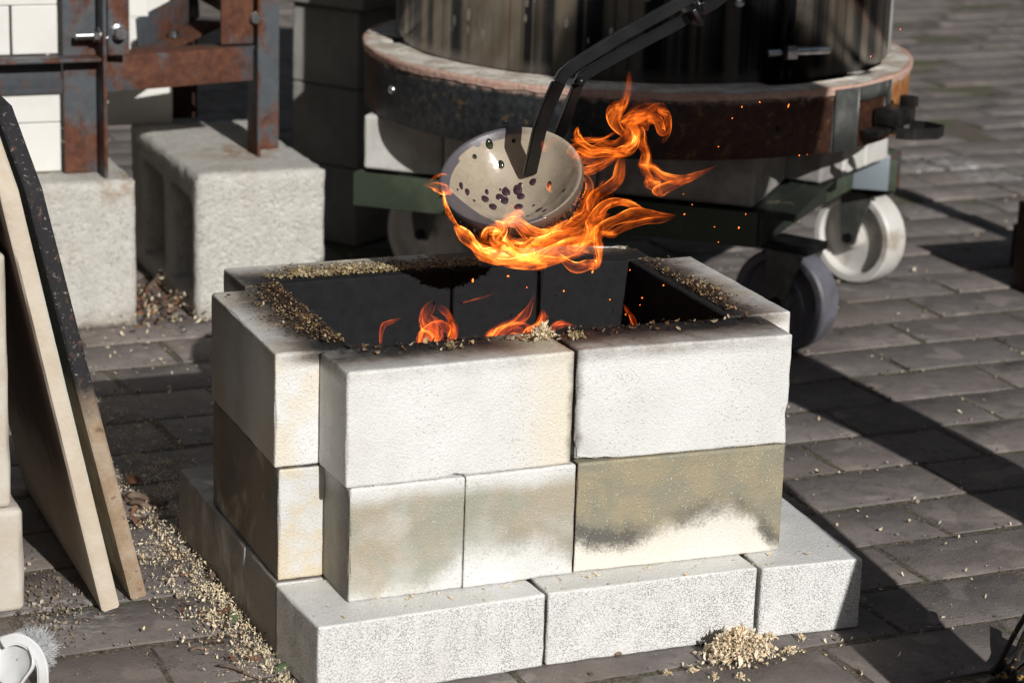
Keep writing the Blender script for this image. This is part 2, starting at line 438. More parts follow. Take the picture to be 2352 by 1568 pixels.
M['shavings'] = m_chip('wood_shavings', [(0, (.66, .49, .28)), (.3, (.82, .68, .46)), (.7, (.88, .78, .58)), (1, (.78, .58, .35))])
M['burnt_shavings'] = m_chip('scorched_shavings', [(0, (.010, .009, .008)), (.45, (.025, .015, .010)), (.65, (.13, .06, .022)), (.85, (.42, .26, .11)), (1, (.60, .50, .33))])
M['tan_shavings'] = m_chip('toasted_shavings', [(0, (.12, .07, .03)), (.3, (.36, .25, .11)), (.6, (.50, .40, .22)), (1, (.58, .50, .33))])
M['bark'] = m_chip('bark_flakes', [(0, (.05, .03, .02)), (.5, (.13, .075, .05)), (1, (.28, .12, .06))])
M['grit'] = m_chip('gravel_grit', [(0, (.05, .04, .03)), (.4, (.16, .12, .09)), (.8, (.36, .29, .21)), (1, (.5, .45, .38))])

# ------------------------------------------------------------------ the paved yard
pavement = link('pavement', me_from([(-30, -30, -.0016), (30, -30, -.0016), (30, 30, -.0016), (-30, 30, -.0016)], [(0, 1, 2, 3)]), M['dirt'], smooth=False)
tag(pavement, kind='structure')
PX, PY, PA = .2085, .1145, math.radians(2.2)
def paver_me(seed):
    random.seed(seed); bm = bmesh.new(); a, b = PX / 2 - .0030, PY / 2 - .0032
    rows = []
    for (ins, z) in ((0, -.03), (0, -.0040), (.0014, -.0012), (.0038, 0)):
        ring = []
        for (sx, sy) in ((-1, -1), (-.5, -1), (0, -1), (.5, -1), (1, -1), (1, 0), (1, 1), (.5, 1), (0, 1), (-.5, 1), (-1, 1), (-1, 0)):
            ring.append(bm.verts.new((sx * (a - ins) + random.uniform(-1, 1) * .0022, sy * (b - ins) + random.uniform(-1, 1) * .0020, z + random.uniform(-1, 1) * .0002)))
        rows.append(ring)
    for r0, r1 in zip(rows, rows[1:]):
        for k in range(12): bm.faces.new((r0[k], r0[(k + 1) % 12], r1[(k + 1) % 12], r1[k]))
    bm.faces.new(rows[-1])
    return sharp(bm_mesh(bm), 50)
pmes = [paver_me(s) for s in range(9)]
random.seed(3)
ca, sa = math.cos(PA), math.sin(PA)
cells = []
def to_px(p):
    v = CAM_R.transposed() @ (Vector(p) - CAM_P)
    if v.z > -.1: return None
    return PW / 2 + FPX * v.x / -v.z, PH / 2 - FPX * v.y / -v.z, -v.z
for j in range(-44, 92):
    for i in range(-22, 38):
        u = (i + (.5 if j % 2 else 0.0)) * PX + .092; v = j * PY + .002
        cells.append((u * ca - v * sa, u * sa + v * ca))
def seen(c):
    q = to_px((c[0], c[1], 0))
    return q is not None and -130 < q[0] < PW + 130 and -60 < q[1] < PH + 100
vis = sorted([c for c in cells if seen(c)], key=lambda c: to_px((c[0], c[1], 0))[2])
near = set(vis[:296])
fv = []; ff = []
for c in cells:
    k_ = .38 if c[1] < 1.2 else 1.5; z = random.uniform(-.0013, .0013) * k_; tx, ty = random.uniform(-.007, .007) * k_, random.uniform(-.009, .009) * k_; rz = PA + random.uniform(-.010, .010) * k_
    me = random.choice(pmes)
    if c in near:
        o = link('paver', me, M['paver'], pavement, (c[0] + random.uniform(-.001, .001), c[1] + random.uniform(-.001, .001), z), (ty, tx, rz))
    else:
        m = Matrix.Translation((c[0], c[1], z)) @ Matrix.Rotation(rz, 4, 'Z') @ Matrix.Rotation(ty, 4, 'X') @ Matrix.Rotation(tx, 4, 'Y')
        k = len(fv); fv += [m @ x.co for x in me.vertices]; ff += [tuple(i + k for i in f.vertices) for f in me.polygons]
far = link('paver_field', sharp(me_from(fv, ff), 50), M['paver'], pavement); tag(far, kind='stuff')

# ------------------------------------------------------------------ the fire pit: loose firebricks
def brick(x, y, z, sx, sy, sz, rz, mat, label, seed, name='firebrick', edge=.0012, chips=(), amp=.0005):
    me = rough_box(sx, sy, sz - .0008, .0021, .010, amp, 55, seed, edge, chips)
    o = link(name, me, M[mat], None, (x, y, z + .0004), (0, 0, math.radians(rz)))
    return tag(o, label, 'brick', 'loose firebricks of the raku fire pit')
B1, B2, B3 = 0.0, .076, .190
# base course, lying flat
brick(-.004, -.012, B1, .2335, .112, .076, 3.4, 'brick_pitted', 'long white pitted firebrick at the near left corner of the base course', 1)
brick(.2325, .003, B1, .2265, .114, .076, 0.4, 'brick_pitted', 'long white pitted firebrick in the middle of the front base course', 2)
brick(.4625, .001, B1, .112, .228, .076, -2.6, 'brick_pitted', 'firebrick end-on at the right end of the base course, partly in shadow', 3)
brick(-.009, .106, B1, .23, .100, .076, 0.5, 'brick_pitted_brown', 'brown-stained firebrick end in the left side of the base, under the stacked walls', 4)
brick(-.011, .210, B1, .112, .25, .076, 0.6, 'brick_pitted_brown', 'grey firebrick at the far left of the base course, beside the wood shavings', 5)
brick(.105, .225, B1, .23, .112, .076, 0, 'brick_white', 'sooty firebrick of the pit floor under the left flames', 6)
brick(.105, .340, B1, .23, .112, .076, 0, 'brick_white', 'firebrick of the base under the back wall, left of the middle', 7)
brick(.232, .120, B1, .226, .102, .076, 0, 'brick_white', 'sooty firebrick of the pit floor behind the front wall', 8)
brick(.340, .225, B1, .125, .227, .076, 0, 'brick_white', 'sooty firebrick of the pit floor under the right flames', 9)
brick(.470, .232, B1, .112, .22, .076, 0, 'brick_white', 'firebrick of the base behind the right wall of the pit', 10)
# middle course, on edge
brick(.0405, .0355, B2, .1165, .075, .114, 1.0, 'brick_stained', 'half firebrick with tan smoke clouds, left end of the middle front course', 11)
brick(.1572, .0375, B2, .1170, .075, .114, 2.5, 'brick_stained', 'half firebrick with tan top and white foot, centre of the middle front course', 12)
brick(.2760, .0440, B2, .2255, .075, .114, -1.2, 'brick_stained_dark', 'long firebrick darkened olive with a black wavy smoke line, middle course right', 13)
brick(-.0065, .1090, B2, .074, .232, .114, 0.3, 'brick_brown', 'brown-scorched firebrick of the left wall, middle course, with a bright cream end', 14)
brick(.030, .3640, B2, .230, .076, .114, 0, 'brick_white', 'soot-black firebrick low in the back wall, left', 15)
brick(.2625, .3640, B2, .114, .076, .114, 0, 'brick_white', 'soot-black half firebrick low in the back wall, centre', 16)
brick(.379, .3640, B2, .114, .076, .114, 0, 'brick_white', 'soot-black half firebrick low in the back wall, right', 17)
brick(.466, .1180, B2, .074, .236, .114, 0, 'brick_brown', 'scorched firebrick of the right wall, middle course', 18)
# top course
brick(.0365, .0350, B3, .2320, .075, .114, 2.2, 'brick_joint', 'large white firebrick, top course front left, tuft of shavings on its end', 19, edge=.0016,
      chips=(((.112, 0, 0), .009, .004),))
brick(.2725, .0470, B3, .2290, .073, .114, -1.7, 'brick_joint', 'large bright white firebrick, top course front right, brown scorched ends', 20, edge=.0022,
      chips=(((0, 0, 0), .022, .007), ((.03, 0, 0), .013, .003), ((.229, 0, .03), .012, .003), ((0, .0, .06), .008, .002)))
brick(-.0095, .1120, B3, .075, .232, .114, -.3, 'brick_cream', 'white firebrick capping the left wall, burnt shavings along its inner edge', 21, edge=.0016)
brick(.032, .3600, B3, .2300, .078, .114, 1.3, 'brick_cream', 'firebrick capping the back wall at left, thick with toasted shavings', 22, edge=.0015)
brick(.2650, .3650, B3, .0980, .076, .114, 0.5, 'brick_brown', 'sooty half firebrick, darkened for the bowl shadow, capping the middle of the back wall', 23)  # brown adds the shadow of the bowl to the soot
brick(.3665, .3640, B3, .1330, .078, .114, -1.5, 'brick_brown', 'chipped dark firebrick capping the right end of the back wall', 24, edge=.004,
      chips=(((.133, .078, .114), .03, .012), ((.10, .078, .114), .02, .006)))
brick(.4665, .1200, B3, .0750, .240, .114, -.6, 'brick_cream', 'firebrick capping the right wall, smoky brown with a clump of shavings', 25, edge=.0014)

# ------------------------------------------------------------------ curled wood shavings, grit
def chips_me(pts, smin, smax, lift=.0, seed=0, curl=1.0, thin=.25, flat=.6):
    """many small curled strips in one mesh; pts: (x, y, z)"""
    r = np.random.default_rng(seed); vs = []; fs = []
    for (x, y, z) in pts:
        Ls = r.uniform(smin, smax) * (1.6 if r.random() < .12 else 1); W = Ls * r.uniform(thin * .6, thin * 1.6)
        k = r.uniform(.3, 2.2) * curl * (1 if r.random() < .7 else -1); n = 4
        yaw = r.uniform(0, 6.283); tilt = r.normal() * flat; roll = r.normal() * flat * .8
        m = Matrix.Translation((x, y, z + lift * r.random() + W * .25)) @ Matrix.Rotation(yaw, 4, 'Z') @ Matrix.Rotation(tilt, 4, 'Y') @ Matrix.Rotation(roll, 4, 'X')
        b0 = len(vs); tw = r.normal() * .6
        for i in range(n):
            s = i / (n - 1) - .5; a = s * k
            px = math.sin(a) / k * Ls; pz = (1 - math.cos(a)) / k * Ls
            ww = W * (1 - (2 * s) ** 4 * .5) * r.uniform(.75, 1.1)
            for q in (-.5, .5):
                vs.append(m @ Vector((px, q * ww * math.cos(tw * s), pz + q * ww * math.sin(tw * s))))
        for i in range(n - 1):
            a = b0 + 2 * i; fs.append((a, a + 1, a + 3, a + 2))
    return me_from(vs, fs)

def stuff(name, me, mat, label, cat):
    o = link(name, me, M[mat]); return tag(o, label, cat, kind='stuff')

def joint_pts(n, x0, x1, y0, y1, seed, bias=None):
    r = np.random.default_rng(seed); out = []
    while len(out) < n:
        x, y = r.uniform(x0, x1), r.uniform(y0, y1)
        v = (-x * sa + y * ca - .002) / PY; u = (x * ca + y * sa - .092) / PX
        j = math.floor(v + .5); fy = abs(v - j) * PY; uu = u - (.5 if j % 2 else 0); fx = abs(uu - math.floor(uu + .5)) * PX
        d = min(PY / 2 - fy, PX / 2 - fx)
        if r.random() < math.exp(-max(0, d) / .0035): 
            if bias is None or r.random() < bias(x, y): out.append((x, y, -.006 if d < .004 else .001))
    return out

# drift of shavings along the left foot of the pit
r = np.random.default_rng(11); pts = []
while len(pts) < 5600:
    y = r.uniform(-.10, 1.0); f = math.exp(-((y - .35) / .38) ** 2)
    x = -.008 - abs(r.normal()) * (.012 + .024 * f) - (.02 if y > .47 else 0) + (.10 * r.random() if y > .47 else 0)
    if y < .47 and x > -.012: continue
    if r.random() > .25 + .9 * f: continue
    dens = noise.noise(Vector((x * 30, y * 30, 0))) + .35
    if r.random() < dens + .3: pts.append((x, y, .001 + .006 * r.random() * f))
stuff('wood_shavings', chips_me(pts, .0011, .0054, .004, 5, 2.0, .26, .9), 'shavings', 'pale wood shavings drifted along the left foot of the brick pit', 'shavings')
pts = joint_pts(900, -.3, .62, -.2, .5, 21) + [(rng.uniform(-.3, .9), rng.uniform(-.2, 1.2), .001) for _ in range(420)]
pts += joint_pts(700, .5, 1.5, -.2, 1.4, 22) + [(rng.uniform(.6, 2.0), rng.uniform(-.2, 2.2), .001) for _ in range(300)]
def outside(p):
    x, y = p[0], p[1]
    return not (-.012 < x < .585 and -.016 < y < .47)
pts = [p for p in pts if outside(p)]
stuff('loose_shavings', chips_me(pts, .0014, .0068, .001, 6, 1.6, .28, .6), 'shavings', 'loose wood shavings caught in the joints between the pavers', 'shavings')
pts = [p for p in joint_pts(7500, -.32, 1.6, -.25, 1.7, 31) if outside(p)]
pts += [p for p in [(-.19 + rng.normal() * .02, .30 + rng.normal() * .05, .001) for _ in range(500)]]
stuff('grit', chips_me(pts, .0012, .0042, .001, 7, .6, .9, .9), 'grit', 'sandy grit and crumbs filling the joints of the paving', 'grit')
pts = [(-.03 - abs(r.normal()) * .03, r.uniform(-.08, .6), .004) for _ in range(60)] + [(.17 + r.normal() * .04, 1.36 + r.normal() * .05, .006 + .02 * r.random()) for _ in range(260)]
pts = [p for p in pts if outside(p)]
stuff('bark_flakes', chips_me(pts, .005, .014, .004, 8, .8, .4, .5), 'bark', 'dark bark flakes and dry leaves among the shavings and between the concrete blocks', 'bark')
pts = [(.17 + r.normal() * .05, 1.33 + r.normal() * .07, .004 + .03 * r.random()) for _ in range(240)]
pts += [(rng.uniform(-.1, .5), rng.uniform(.5, 1.3), .001) for _ in range(420)]
stuff('yard_shavings', chips_me(pts, .003, .009, .001, 9, 1.0, .3), 'shavings', 'scattered shavings on the paving in front of the concrete blocks', 'shavings')

# shavings on the rim of the pit
def band_pts(n, f, seed):
    r = np.random.default_rng(seed); out = []
    while len(out) < n:
        p = f(r)
        if p: out.append(p)
    return out
Z3 = .3045
def f_back(r):
    x = r.uniform(.06, .30); y = .372 + abs(r.normal()) * .022
    if y > .425 or r.random() > (1.0 if x > .09 else .3): return None
    return (x, y, Z3 + .002 * r.random())
stuff('rim_shavings', chips_me(band_pts(2600, f_back, 41), .0016, .005, .001, 41, .8, .45, .3), 'tan_shavings', 'toasted shavings lying thick on the back wall of the pit', 'shavings')
def f_left(r):
    y = r.uniform(.13, .355); w_ = .012 + .030 * math.sin(max(0, min(1, (y - .12) / .24)) * math.pi) ** .8
    x = .064 - abs(r.normal()) * w_ * .55
    if x < .0: return None
    return (x, y, Z3 + .003 * r.random())
stuff('charred_shavings', chips_me(band_pts(3000, f_left, 42), .0012, .0038, .0015, 42, .8, .45, .3), 'burnt_shavings', 'charred shavings smouldering along the inner edge of the left wall', 'shavings')
def f_right(r):
    if r.random() < .45: x, y = .492 + r.normal() * .007, .215 + r.normal() * .022
    else: x, y = .475 + abs(r.normal()) * .013, r.uniform(.13, .35)
    if x > .535 or x < .468: return None
    return (x, y, Z3 + .003 * r.random())
stuff('clumped_shavings', chips_me(band_pts(1100, f_right, 43), .0014, .0045, .002, 43, 1, .4, .35), 'burnt_shavings', 'half burnt shavings in a clump on the right wall of the pit', 'shavings')
def f_front(r):
    x = r.uniform(.06, .49); y = .112 - abs(r.normal()) * .016
    if y < .06: return None
    return (x, y, Z3 + .001 * r.random())
stuff('front_shavings', chips_me(band_pts(230, f_front, 44), .002, .008, .001, 44, 1, .4, .4), 'burnt_shavings', 'sparse scorched shavings on top of the front wall', 'shavings')
def f_ledge(r):
    if r.random() < .5: return (r.uniform(.0, .57), r.uniform(.03, .044) - .006, .0765)
    return (r.uniform(.0, .56), r.uniform(.0, .035), .0765)
pts = [p for p in band_pts(60, f_ledge, 45)]
stuff('ledge_crumbs', chips_me(pts, .002, .006, .0, 45, 1, .5, .3), 'shavings', 'crumbs of shavings on the ledge of the base course', 'shavings')

def pile(name, c, rad, h, n, smin, smax, mat, label, seed, curl=2.0):
    r = np.random.default_rng(seed); pts = []
    for _ in range(n):
        a = r.uniform(0, 6.283); q = abs(r.normal()) * .45
        if q > 1.3: q = r.random()
        hh = max(0, h * (1 - min(1, q) ** 1.6)) * r.uniform(.1, 1)
        pts.append((c[0] + math.cos(a) * q * rad[0], c[1] + math.sin(a) * q * rad[1], c[2] + hh))
    o = link(name, chips_me(pts, smin, smax, .002, seed, curl, .26, .8), M[mat])
    return tag(o, label, 'shavings', kind='stuff')
g = at(1693, 1512, Z=0)
M['fresh_shavings'] = m_chip('fresh_pine_curls', [(0, (.80, .60, .38)), (.3, (.90, .76, .55)), (.7, (.92, .82, .64)), (1, (.88, .62, .38))])
pile('shavings_pile', (g.x, g.y, .001), (.042, .027), .030, 1900, .004, .011, 'fresh_shavings', 'small heap of curly pine shavings on the paving before the base course', 51, 4.0)
for k, (px, py, n, rr) in enumerate(((1588, 1545, 26, .006), (1640, 1560, 30, .008), (1765, 1470, 60, .014), (1815, 1500, 70, .015), (1530, 1552, 16, .008), (1700, 1562, 24, .008), (1840, 1470, 30, .010))):
    g = at(px, py, Z=0)
    pile('shavings_tuft', (g.x, g.y, .0), (rr, rr * .6), .006, n, .003, .007, 'shavings', 'little tuft of shavings near the heap before the pit', 60 + k)
pile('shavings_tuft', (.252, .088, Z3), (.018, .010), .014, 300, .003, .008, 'shavings', 'pale tuft of fine curls on the top left front firebrick', 52, 2.8)
pile('shavings_tuft', (.285, .085, Z3), (.013, .008), .004, 70, .003, .007, 'tan_shavings', 'flat tuft of shavings on the top right front firebrick', 53)
pile('shavings_tuft', (.155, .082, Z3), (.012, .008), .005, 60, .003, .007, 'tan_shavings', 'thin tuft of shavings on the middle of the top left front firebrick', 54)

# leaf, bark and stick pieces lying by the pit
M['leaf'] = simple('green_leaf', (.10, .14, .07), .55, 0, (.15, .19, .11), 60, .2, 300)
M['brown_leaf'] = simple('dry_brown_leaf', (.13, .06, .035), .6, 0, (.24, .11, .06), 60, .3, 200)
M['stick'] = simple('weathered_stick', (.13, .085, .06), .8, 0, (.24, .17, .12), 60, .6, 160, .001)
def leaf(px, py, L_, W_, yaw, mat, label, z=.004, tilt=.25):
    vs = []; fs = []; n = 9
    for i in range(n):
        s = i / (n - 1); ww = W_ * math.sin(math.pi * min(1, s * .97 + .015)) ** .75
        for q in (-.5, -.17, .17, .5): vs.append((s * L_ - L_ / 2, q * ww, .10 * L_ * math.sin(s * 2.6) + abs(q) * ww * .35))
    for i in range(n - 1):
        for k in range(3): fs.append((4 * i + k, 4 * i + k + 1, 4 * i + k + 5, 4 * i + k + 4))
    g = at(px, py, Z=0)
    o = link('leaf', me_from(vs, fs), M[mat], None, (g.x, g.y, z), (tilt, -.1, yaw))
    s = o.modifiers.new('thick', 'SOLIDIFY'); s.thickness = .0006
    return tag(o, label, 'leaf', 'fallen leaves by the pit')
leaf(630, 1480, .030, .014, 2.3, 'leaf', 'grey-green leaf lying against the near left foot of the base', .006)
leaf(648, 1545, .022, .009, .6, 'leaf', 'small green leaf nearest the bottom edge by the base', .004)
leaf(537, 1428, .020, .012, 1.0, 'leaf', 'dull green leaf half buried in the shavings drift', .004)
leaf(452, 1192, .036, .009, -.15, 'brown_leaf', 'rust-brown leaf pointing at the left side of the base', .005)
leaf(310, 1122, .032, .011, -1.1, 'brown_leaf', 'orange-brown leaf upright in the shavings behind the kiln shelves', .010, .9)
leaf(475, 1260, .020, .011, 1.4, 'brown_leaf', 'dark brown leaf in the shavings beside the base', .005)
leaf(575, 1405, .022, .012, .3, 'brown_leaf', 'dark curled leaf at the foot of the base, above the green ones', .006)
leaf(742, 1360, .0165, .006, .2, 'stick', 'dry tan leaf on the ledge of the base course', .0785, .1)
def stick(a, b, rad, label, z=.006, mat='stick', name='stick'):
    A = at(*a, Z=0); Bp = at(*b, Z=0); pts = []
    for i in range(7):
        s = i / 6; p = A.lerp(Bp, s); pts.append((p.x, p.y, z + .002 * math.sin(s * 5) + rad * .5))
    o = link(name, tube_me(pts, [rad * (1 + .25 * math.sin(i * 2.1)) for i in range(7)], 8, True, (.6, 1)), M[mat])
    return tag(o, label, 'stick', 'sticks and bark by the pit')
stick((295, 1150), (380, 1166), .0062, 'long grey-brown strip of bark behind the foot of the dark kiln shelf', .004, name='bark_strip')
stick((300, 1163), (352, 1172), .0045, 'shorter dark strip of bark lying before the long one', .003, name='bark_strip')
stick((480, 1332), (550, 1350), .0050, 'short round stick with a tan cut end near the base', .004)
stick((520, 1287), (475, 1283), .004, 'small brown stick in the shavings drift', .005)
stick((500, 1535), (600, 1562), .0016, 'thin pale twig across the near pavers', .003)
stick((425, 1290), (405, 1310), .0012, 'tiny pale splinter on the paver', .002)
stick((436, 1398 + 100), (480, 1489), .0022, 'tan splinter of wood on the near left paver', .001)
stick((1402, 1492), (1420, 1508), .0042, 'cut wooden peg by the front of the base', .003)
stick((330, 755), (372, 700), .003, 'bent twig in front of the gap between the concrete blocks', .006)
stick((362, 752), (400, 722), .003, 'second twig in the gap between the concrete blocks', .006)
stick((340, 700), (385, 640), .004, 'forked piece of wood leaning in the gap between the blocks', .02)

# ------------------------------------------------------------------ bowl, spots
BC = at(1174, 405, Y=.22); BN = Vector((-.308, -.413, .817)).normalized(); BR = .0712
bx = (Vector((.93, -.37, .12)) - BN * Vector((.93, -.37, .12)).dot(BN)).normalized(); by = BN.cross(bx)
BM = Matrix((bx, by, BN)).transposed().to_4x4(); BM.translation = BC
prof = []
D_ = .066
D_ = .044
for i in range(20):                                    # inside, rim to centre
    q = 1 - i / 19; prof.append((max((BR - .0035) * q, .0008), -D_ * (1 - q ** 1.9)))
outer = []
for i in range(15):
    a = i / 14 * math.pi / 2; outer.append((max((BR + .002) * math.cos(a) ** .85, .0008), -(.058) * math.sin(a)))
lip = [(BR - .0015, .0016), (BR + .0006, .0013)]
profile = outer[::-1] + lip[::-1] + prof
profile = [p for p in profile]
t = NT('raku_glaze'); p = t.obj(); px_, py_, pz_ = t.xyz(p)[:3]
rr_ = t.math('SQRT', t.math('ADD', t.math('MULTIPLY', px_, px_), t.math('MULTIPLY', py_, py_)))
n1 = t.noise(p, 60, 4); n2 = t.noise(p, 22, 3)
glz = t.mix(t.sm(n2, .35, .65), (.445, .375, .285), (.37, .305, .225))
ck = t.vor(t.vmath('ADD', p, t.comb(t.math('MULTIPLY', n1, .006), 0, 0)), 130, 'DISTANCE_TO_EDGE')
glz = t.mix(t.math('MULTIPLY', t.sm(ck, .045, .0), t.math('MULTIPLY', t.sm(n2, .4, .6), .38)), glz, (.16, .12, .09))
clay = t.mix(n1, (.085, .075, .085), (.13, .115, .125))
ll = t.math('ADD', t.math('MULTIPLY', px_, -.55), t.math('MULTIPLY', py_, -.84))
m1 = t.sm(t.math('ADD', ll, t.math('MULTIPLY', n2, .010)), .0425, .0432)      # bare crescent, near lower left
nr = t.noise(p, 30, 2)
m2 = t.math('MULTIPLY', t.sm(rr_, BR - .0085, BR - .0080), t.math('MULTIPLY', t.sm(t.math('ADD', px_, t.math('MULTIPLY', nr, .05)), .03, .022), t.sm(nr, .44, .47)))
rim = t.math('MULTIPLY', t.sm(pz_, -.0035, -.002), t.sm(px_, .03, .0))
outside_ = t.math('MULTIPLY', t.sm(rr_, BR - .0012, BR + .0002), 1.0)
msk = t.math('MAXIMUM', m1, t.math('MAXIMUM', m2, rim))
col = t.mix(msk, glz, clay)
oc = t.mix(t.sm(t.math('ADD', px_, t.math('MULTIPLY', n1, .02)), .01, .055), (.03, .028, .03), (.13, .09, .065))
oc = t.mix(t.sm(t.math('ADD', pz_, t.math('MULTIPLY', n1, .012)), -.010, -.001), (.012, .011, .011), oc)
isout = t.sm(t.vmath('DOT_PRODUCT', t.geo().outputs['Normal'], tuple(BN)), .0, -.1)
radial = t.vmath('DOT_PRODUCT', t.vmath('NORMALIZE', t.vmath('SUBTRACT', t.pos(), tuple(BC))), t.geo().outputs['Normal'])
col = t.mix(t.sm(radial, .25, .45), col, oc)
coat = t.math('SUBTRACT', 1.0, msk)
nb = t.bump(t.noise(p, 28, 3), .35, .004)
t.fin(col, t.mix(msk, (.13, .13, .13), (.42, .42, .42)), nb)
t.put(t.b.inputs['Coat Weight'], t.math('MULTIPLY', coat, .6)); t.b.inputs['Coat Roughness'].default_value = .06
M['glaze'] = t.m
bowl = link('raku_bowl', ring_me(profile, 96, closed_profile=False), M['glaze'])
bowl.matrix_world = BM
tag(bowl, 'cream crackle-glazed bowl with dark spots, held in tongs over the flames', 'bowl')
bpy.context.view_layer.update()
bvh = BVHTree.FromPolygons([BM @ v.co for v in bowl.data.vertices], [tuple(f.vertices) for f in bowl.data.polygons])
M['spot'] = simple('dark_glaze_spot', (.035, .018, .022), .08, 0, (.07, .04, .05), 200, .1, 300)
M['green_spot'] = simple('green_black_glaze_spot', (.014, .018, .010), .07, 0, (.06, .065, .035), 100, .1, 300)
SP = [(1161, 439, 6.5, 9, 0), (1059, 427, 6, 11, 0), (1073, 441, 6.5, 9, 0), (1118, 441, 5, 6, 0), (1114, 457, 9, 9, 0), (1148, 453, 9.5, 8, 0), (1159, 461, 10, 9, 0),
      (1132, 475, 10, 9, 0), (1162, 441, 9.5, 10, 0), (1189, 436, 10, 12, 0), (1196, 451, 9, 8, 0), (1195, 424, 5, 5, 0), (1191, 475, 11, 8, 0), (1224, 418, 9, 8, 0), (1238, 482, 9, 6, 0),
      (1250, 484, 6, 5, 0), (1226, 472, 3.5, 3, 0), (1149, 436, 3, 3, 0), (1089, 461, 3.5, 3.5, 0), (1051, 436, 3, 3, 0), (1262, 424, 6, 10, 0), (1213, 496, 3, 2.5, 0), (1296, 437, 5, 4, 0),
      (1124, 331, 9, 13, 1), (1090, 360, 6, 6, 1), (1180, 324, 5, 5, 1), (1151, 378, 7, 11, 1)]
for (sx_, sy_, a_, b_, k) in SP:
    o0 = CAM_P; d0 = (at(sx_, sy_, Y=.22) - CAM_P).normalized()
    hit, nrm, _, _ = bvh.ray_cast(o0, d0)
    if hit is None: continue
    if nrm.dot(d0) > 0: nrm = -nrm
    rs = a_ * (.00046 if k == 0 else .00044); ratio = b_ / a_ * (1.15 if sy_ > 430 else 1.0)
    vs = [(0, 0, rs * .16)]; fs = []; N_ = 16
    random.seed(int(sx_ + sy_)); ph = random.uniform(0, 6)
    for (q, zz) in ((.45, .15), (.8, .09), (1.0, -.02)):
        for i in range(N_):
            a = 2 * math.pi * i / N_; wv = 1 + .06 * math.sin(2 * a + ph) + .04 * math.sin(3 * a + ph)
            vs.append((math.cos(a) * rs * q * wv, math.sin(a) * rs * q * wv * min(1.6, max(.75, ratio)), rs * zz))
    for i in range(N_):
        j = (i + 1) % N_; fs.append((0, 1 + i, 1 + j))
        for q in (0, 1): fs.append((1 + q * N_ + i, 1 + (q + 1) * N_ + i, 1 + (q + 1) * N_ + j, 1 + q * N_ + j))
    zax = nrm; xax = (bx - zax * bx.dot(zax)).normalized(); yax = zax.cross(xax)
    mm = Matrix((xax, yax, zax)).transposed().to_4x4(); mm.translation = hit + nrm * .0003
    s_ = link('glaze_spot', me_from(vs, fs), M['green_spot'] if k else M['spot'])
    s_.parent = bowl; s_.matrix_parent_inverse = Matrix.Identity(4); s_.matrix_local = BM.inverted() @ mm
# crust of burning shavings stuck to the underside of the bowl
r = np.random.default_rng(77); pts = []
for _ in range(2200):
    a = r.uniform(0, 6.283); q = r.uniform(.62, 1.0) ** .6
    zl = -.058 * math.sqrt(max(0, 1 - q ** 2.3)) - .003
    if q > .975 and r.random() < .5: continue
    p_ = BM @ Vector(((BR + .003) * q * math.cos(a), (BR + .003) * q * math.sin(a), zl)); pts.append(tuple(p_))
o = link('burning_shavings', chips_me(pts, .002, .008, .004, 78, 1.4, .3, 1.6), simple('charred_black', (.01, .009, .008), .8, 0, (.05, .025, .012), 80, .2))
tag(o, 'blackened burning shavings clinging under the glazed bowl', 'shavings', kind='stuff')

# ------------------------------------------------------------------ tongs
tongs = empty('tongs', at(1330, 170, Y=.20), 0, 'black steel raku tongs gripping the rim of the bowl', 'tongs')
inv = Matrix.Translation(-Vector(tongs.location))
def put(name, me, mat, parent=tongs, smooth=True):
    me.transform(Matrix.Translation(-Vector(parent.location)))
    return link(name, me, M[mat] if isinstance(mat, str) else mat, parent, smooth=smooth)
def ray_bowl(px, py):
    d0 = (at(px, py, Y=.22) - CAM_P).normalized(); h = bvh.ray_cast(CAM_P, d0)[0]; return h - d0 * .006 if h else at(px, py, Y=.22)
j3 = ray_bowl(1216, 398); j2 = at(1241, 290, Y=.205); j1 = at(1283, 190, Y=.175)
put('jaw', bar_me([j3 + Vector((0, 0, -.001)), j3.lerp(j2, .5), j2, at(1262, 236, Y=.19), j1], .0150, .0055), 'black_bar')
put('jaw', bar_me([at(1262, 345, Y=.30), at(1290, 298, Y=.285), at(1308, 246, Y=.25), at(1328, 192, Y=.205)], .0135, .0055), 'black_bar')
hA, hB = Vector((.86, .02, .80)), Vector((.875, .05, .765))
put('handle', bar_me([j1, at(1293, 172, Y=.173), at(1318, 150, Y=.172), at(1430, 80, Y=.165), at(1550, 14, Y=.155), at(1668, -52, Y=.145), hA], .0125, .0060), 'black_bar')
put('handle', bar_me([at(1326, 196, Y=.205), at(1336, 176, Y=.203), at(1372, 154, Y=.2), at(1448, 112, Y=.19), at(1550, 58, Y=.178), at(1640, 8, Y=.168), at(1690, -30, Y=.16), hB], .0115, .0060), 'black_bar')
put('rivet', tube_me([at(1334, 187, Y=.170), at(1334, 187, Y=.225)], .0042, 12), 'black_bar')
bn = at(1616, 20, Y=.160)
bm = bmesh.new(); bmesh.ops.create_cone(bm, cap_ends=True, segments=6, radius1=.0062, radius2=.0062, depth=.007, matrix=Matrix.Translation(bn) @ Matrix.Rotation(1.2, 4, 'X') @ Matrix.Rotation(.5, 4, 'Y'))
put('nut', sharp(bm_mesh(bm)), 'zinc', smooth=False)
put('bolt', tube_me([bn + Vector((-.002, .0, -.0)), bn + Vector((-.004, .022, .012))], .0028, 10), 'zinc')
put('spacer', box_me(at(1590, 36, Y=.167), (.006, .03, .02), Matrix.Rotation(-.6, 3, 'Y')), 'black_bar')

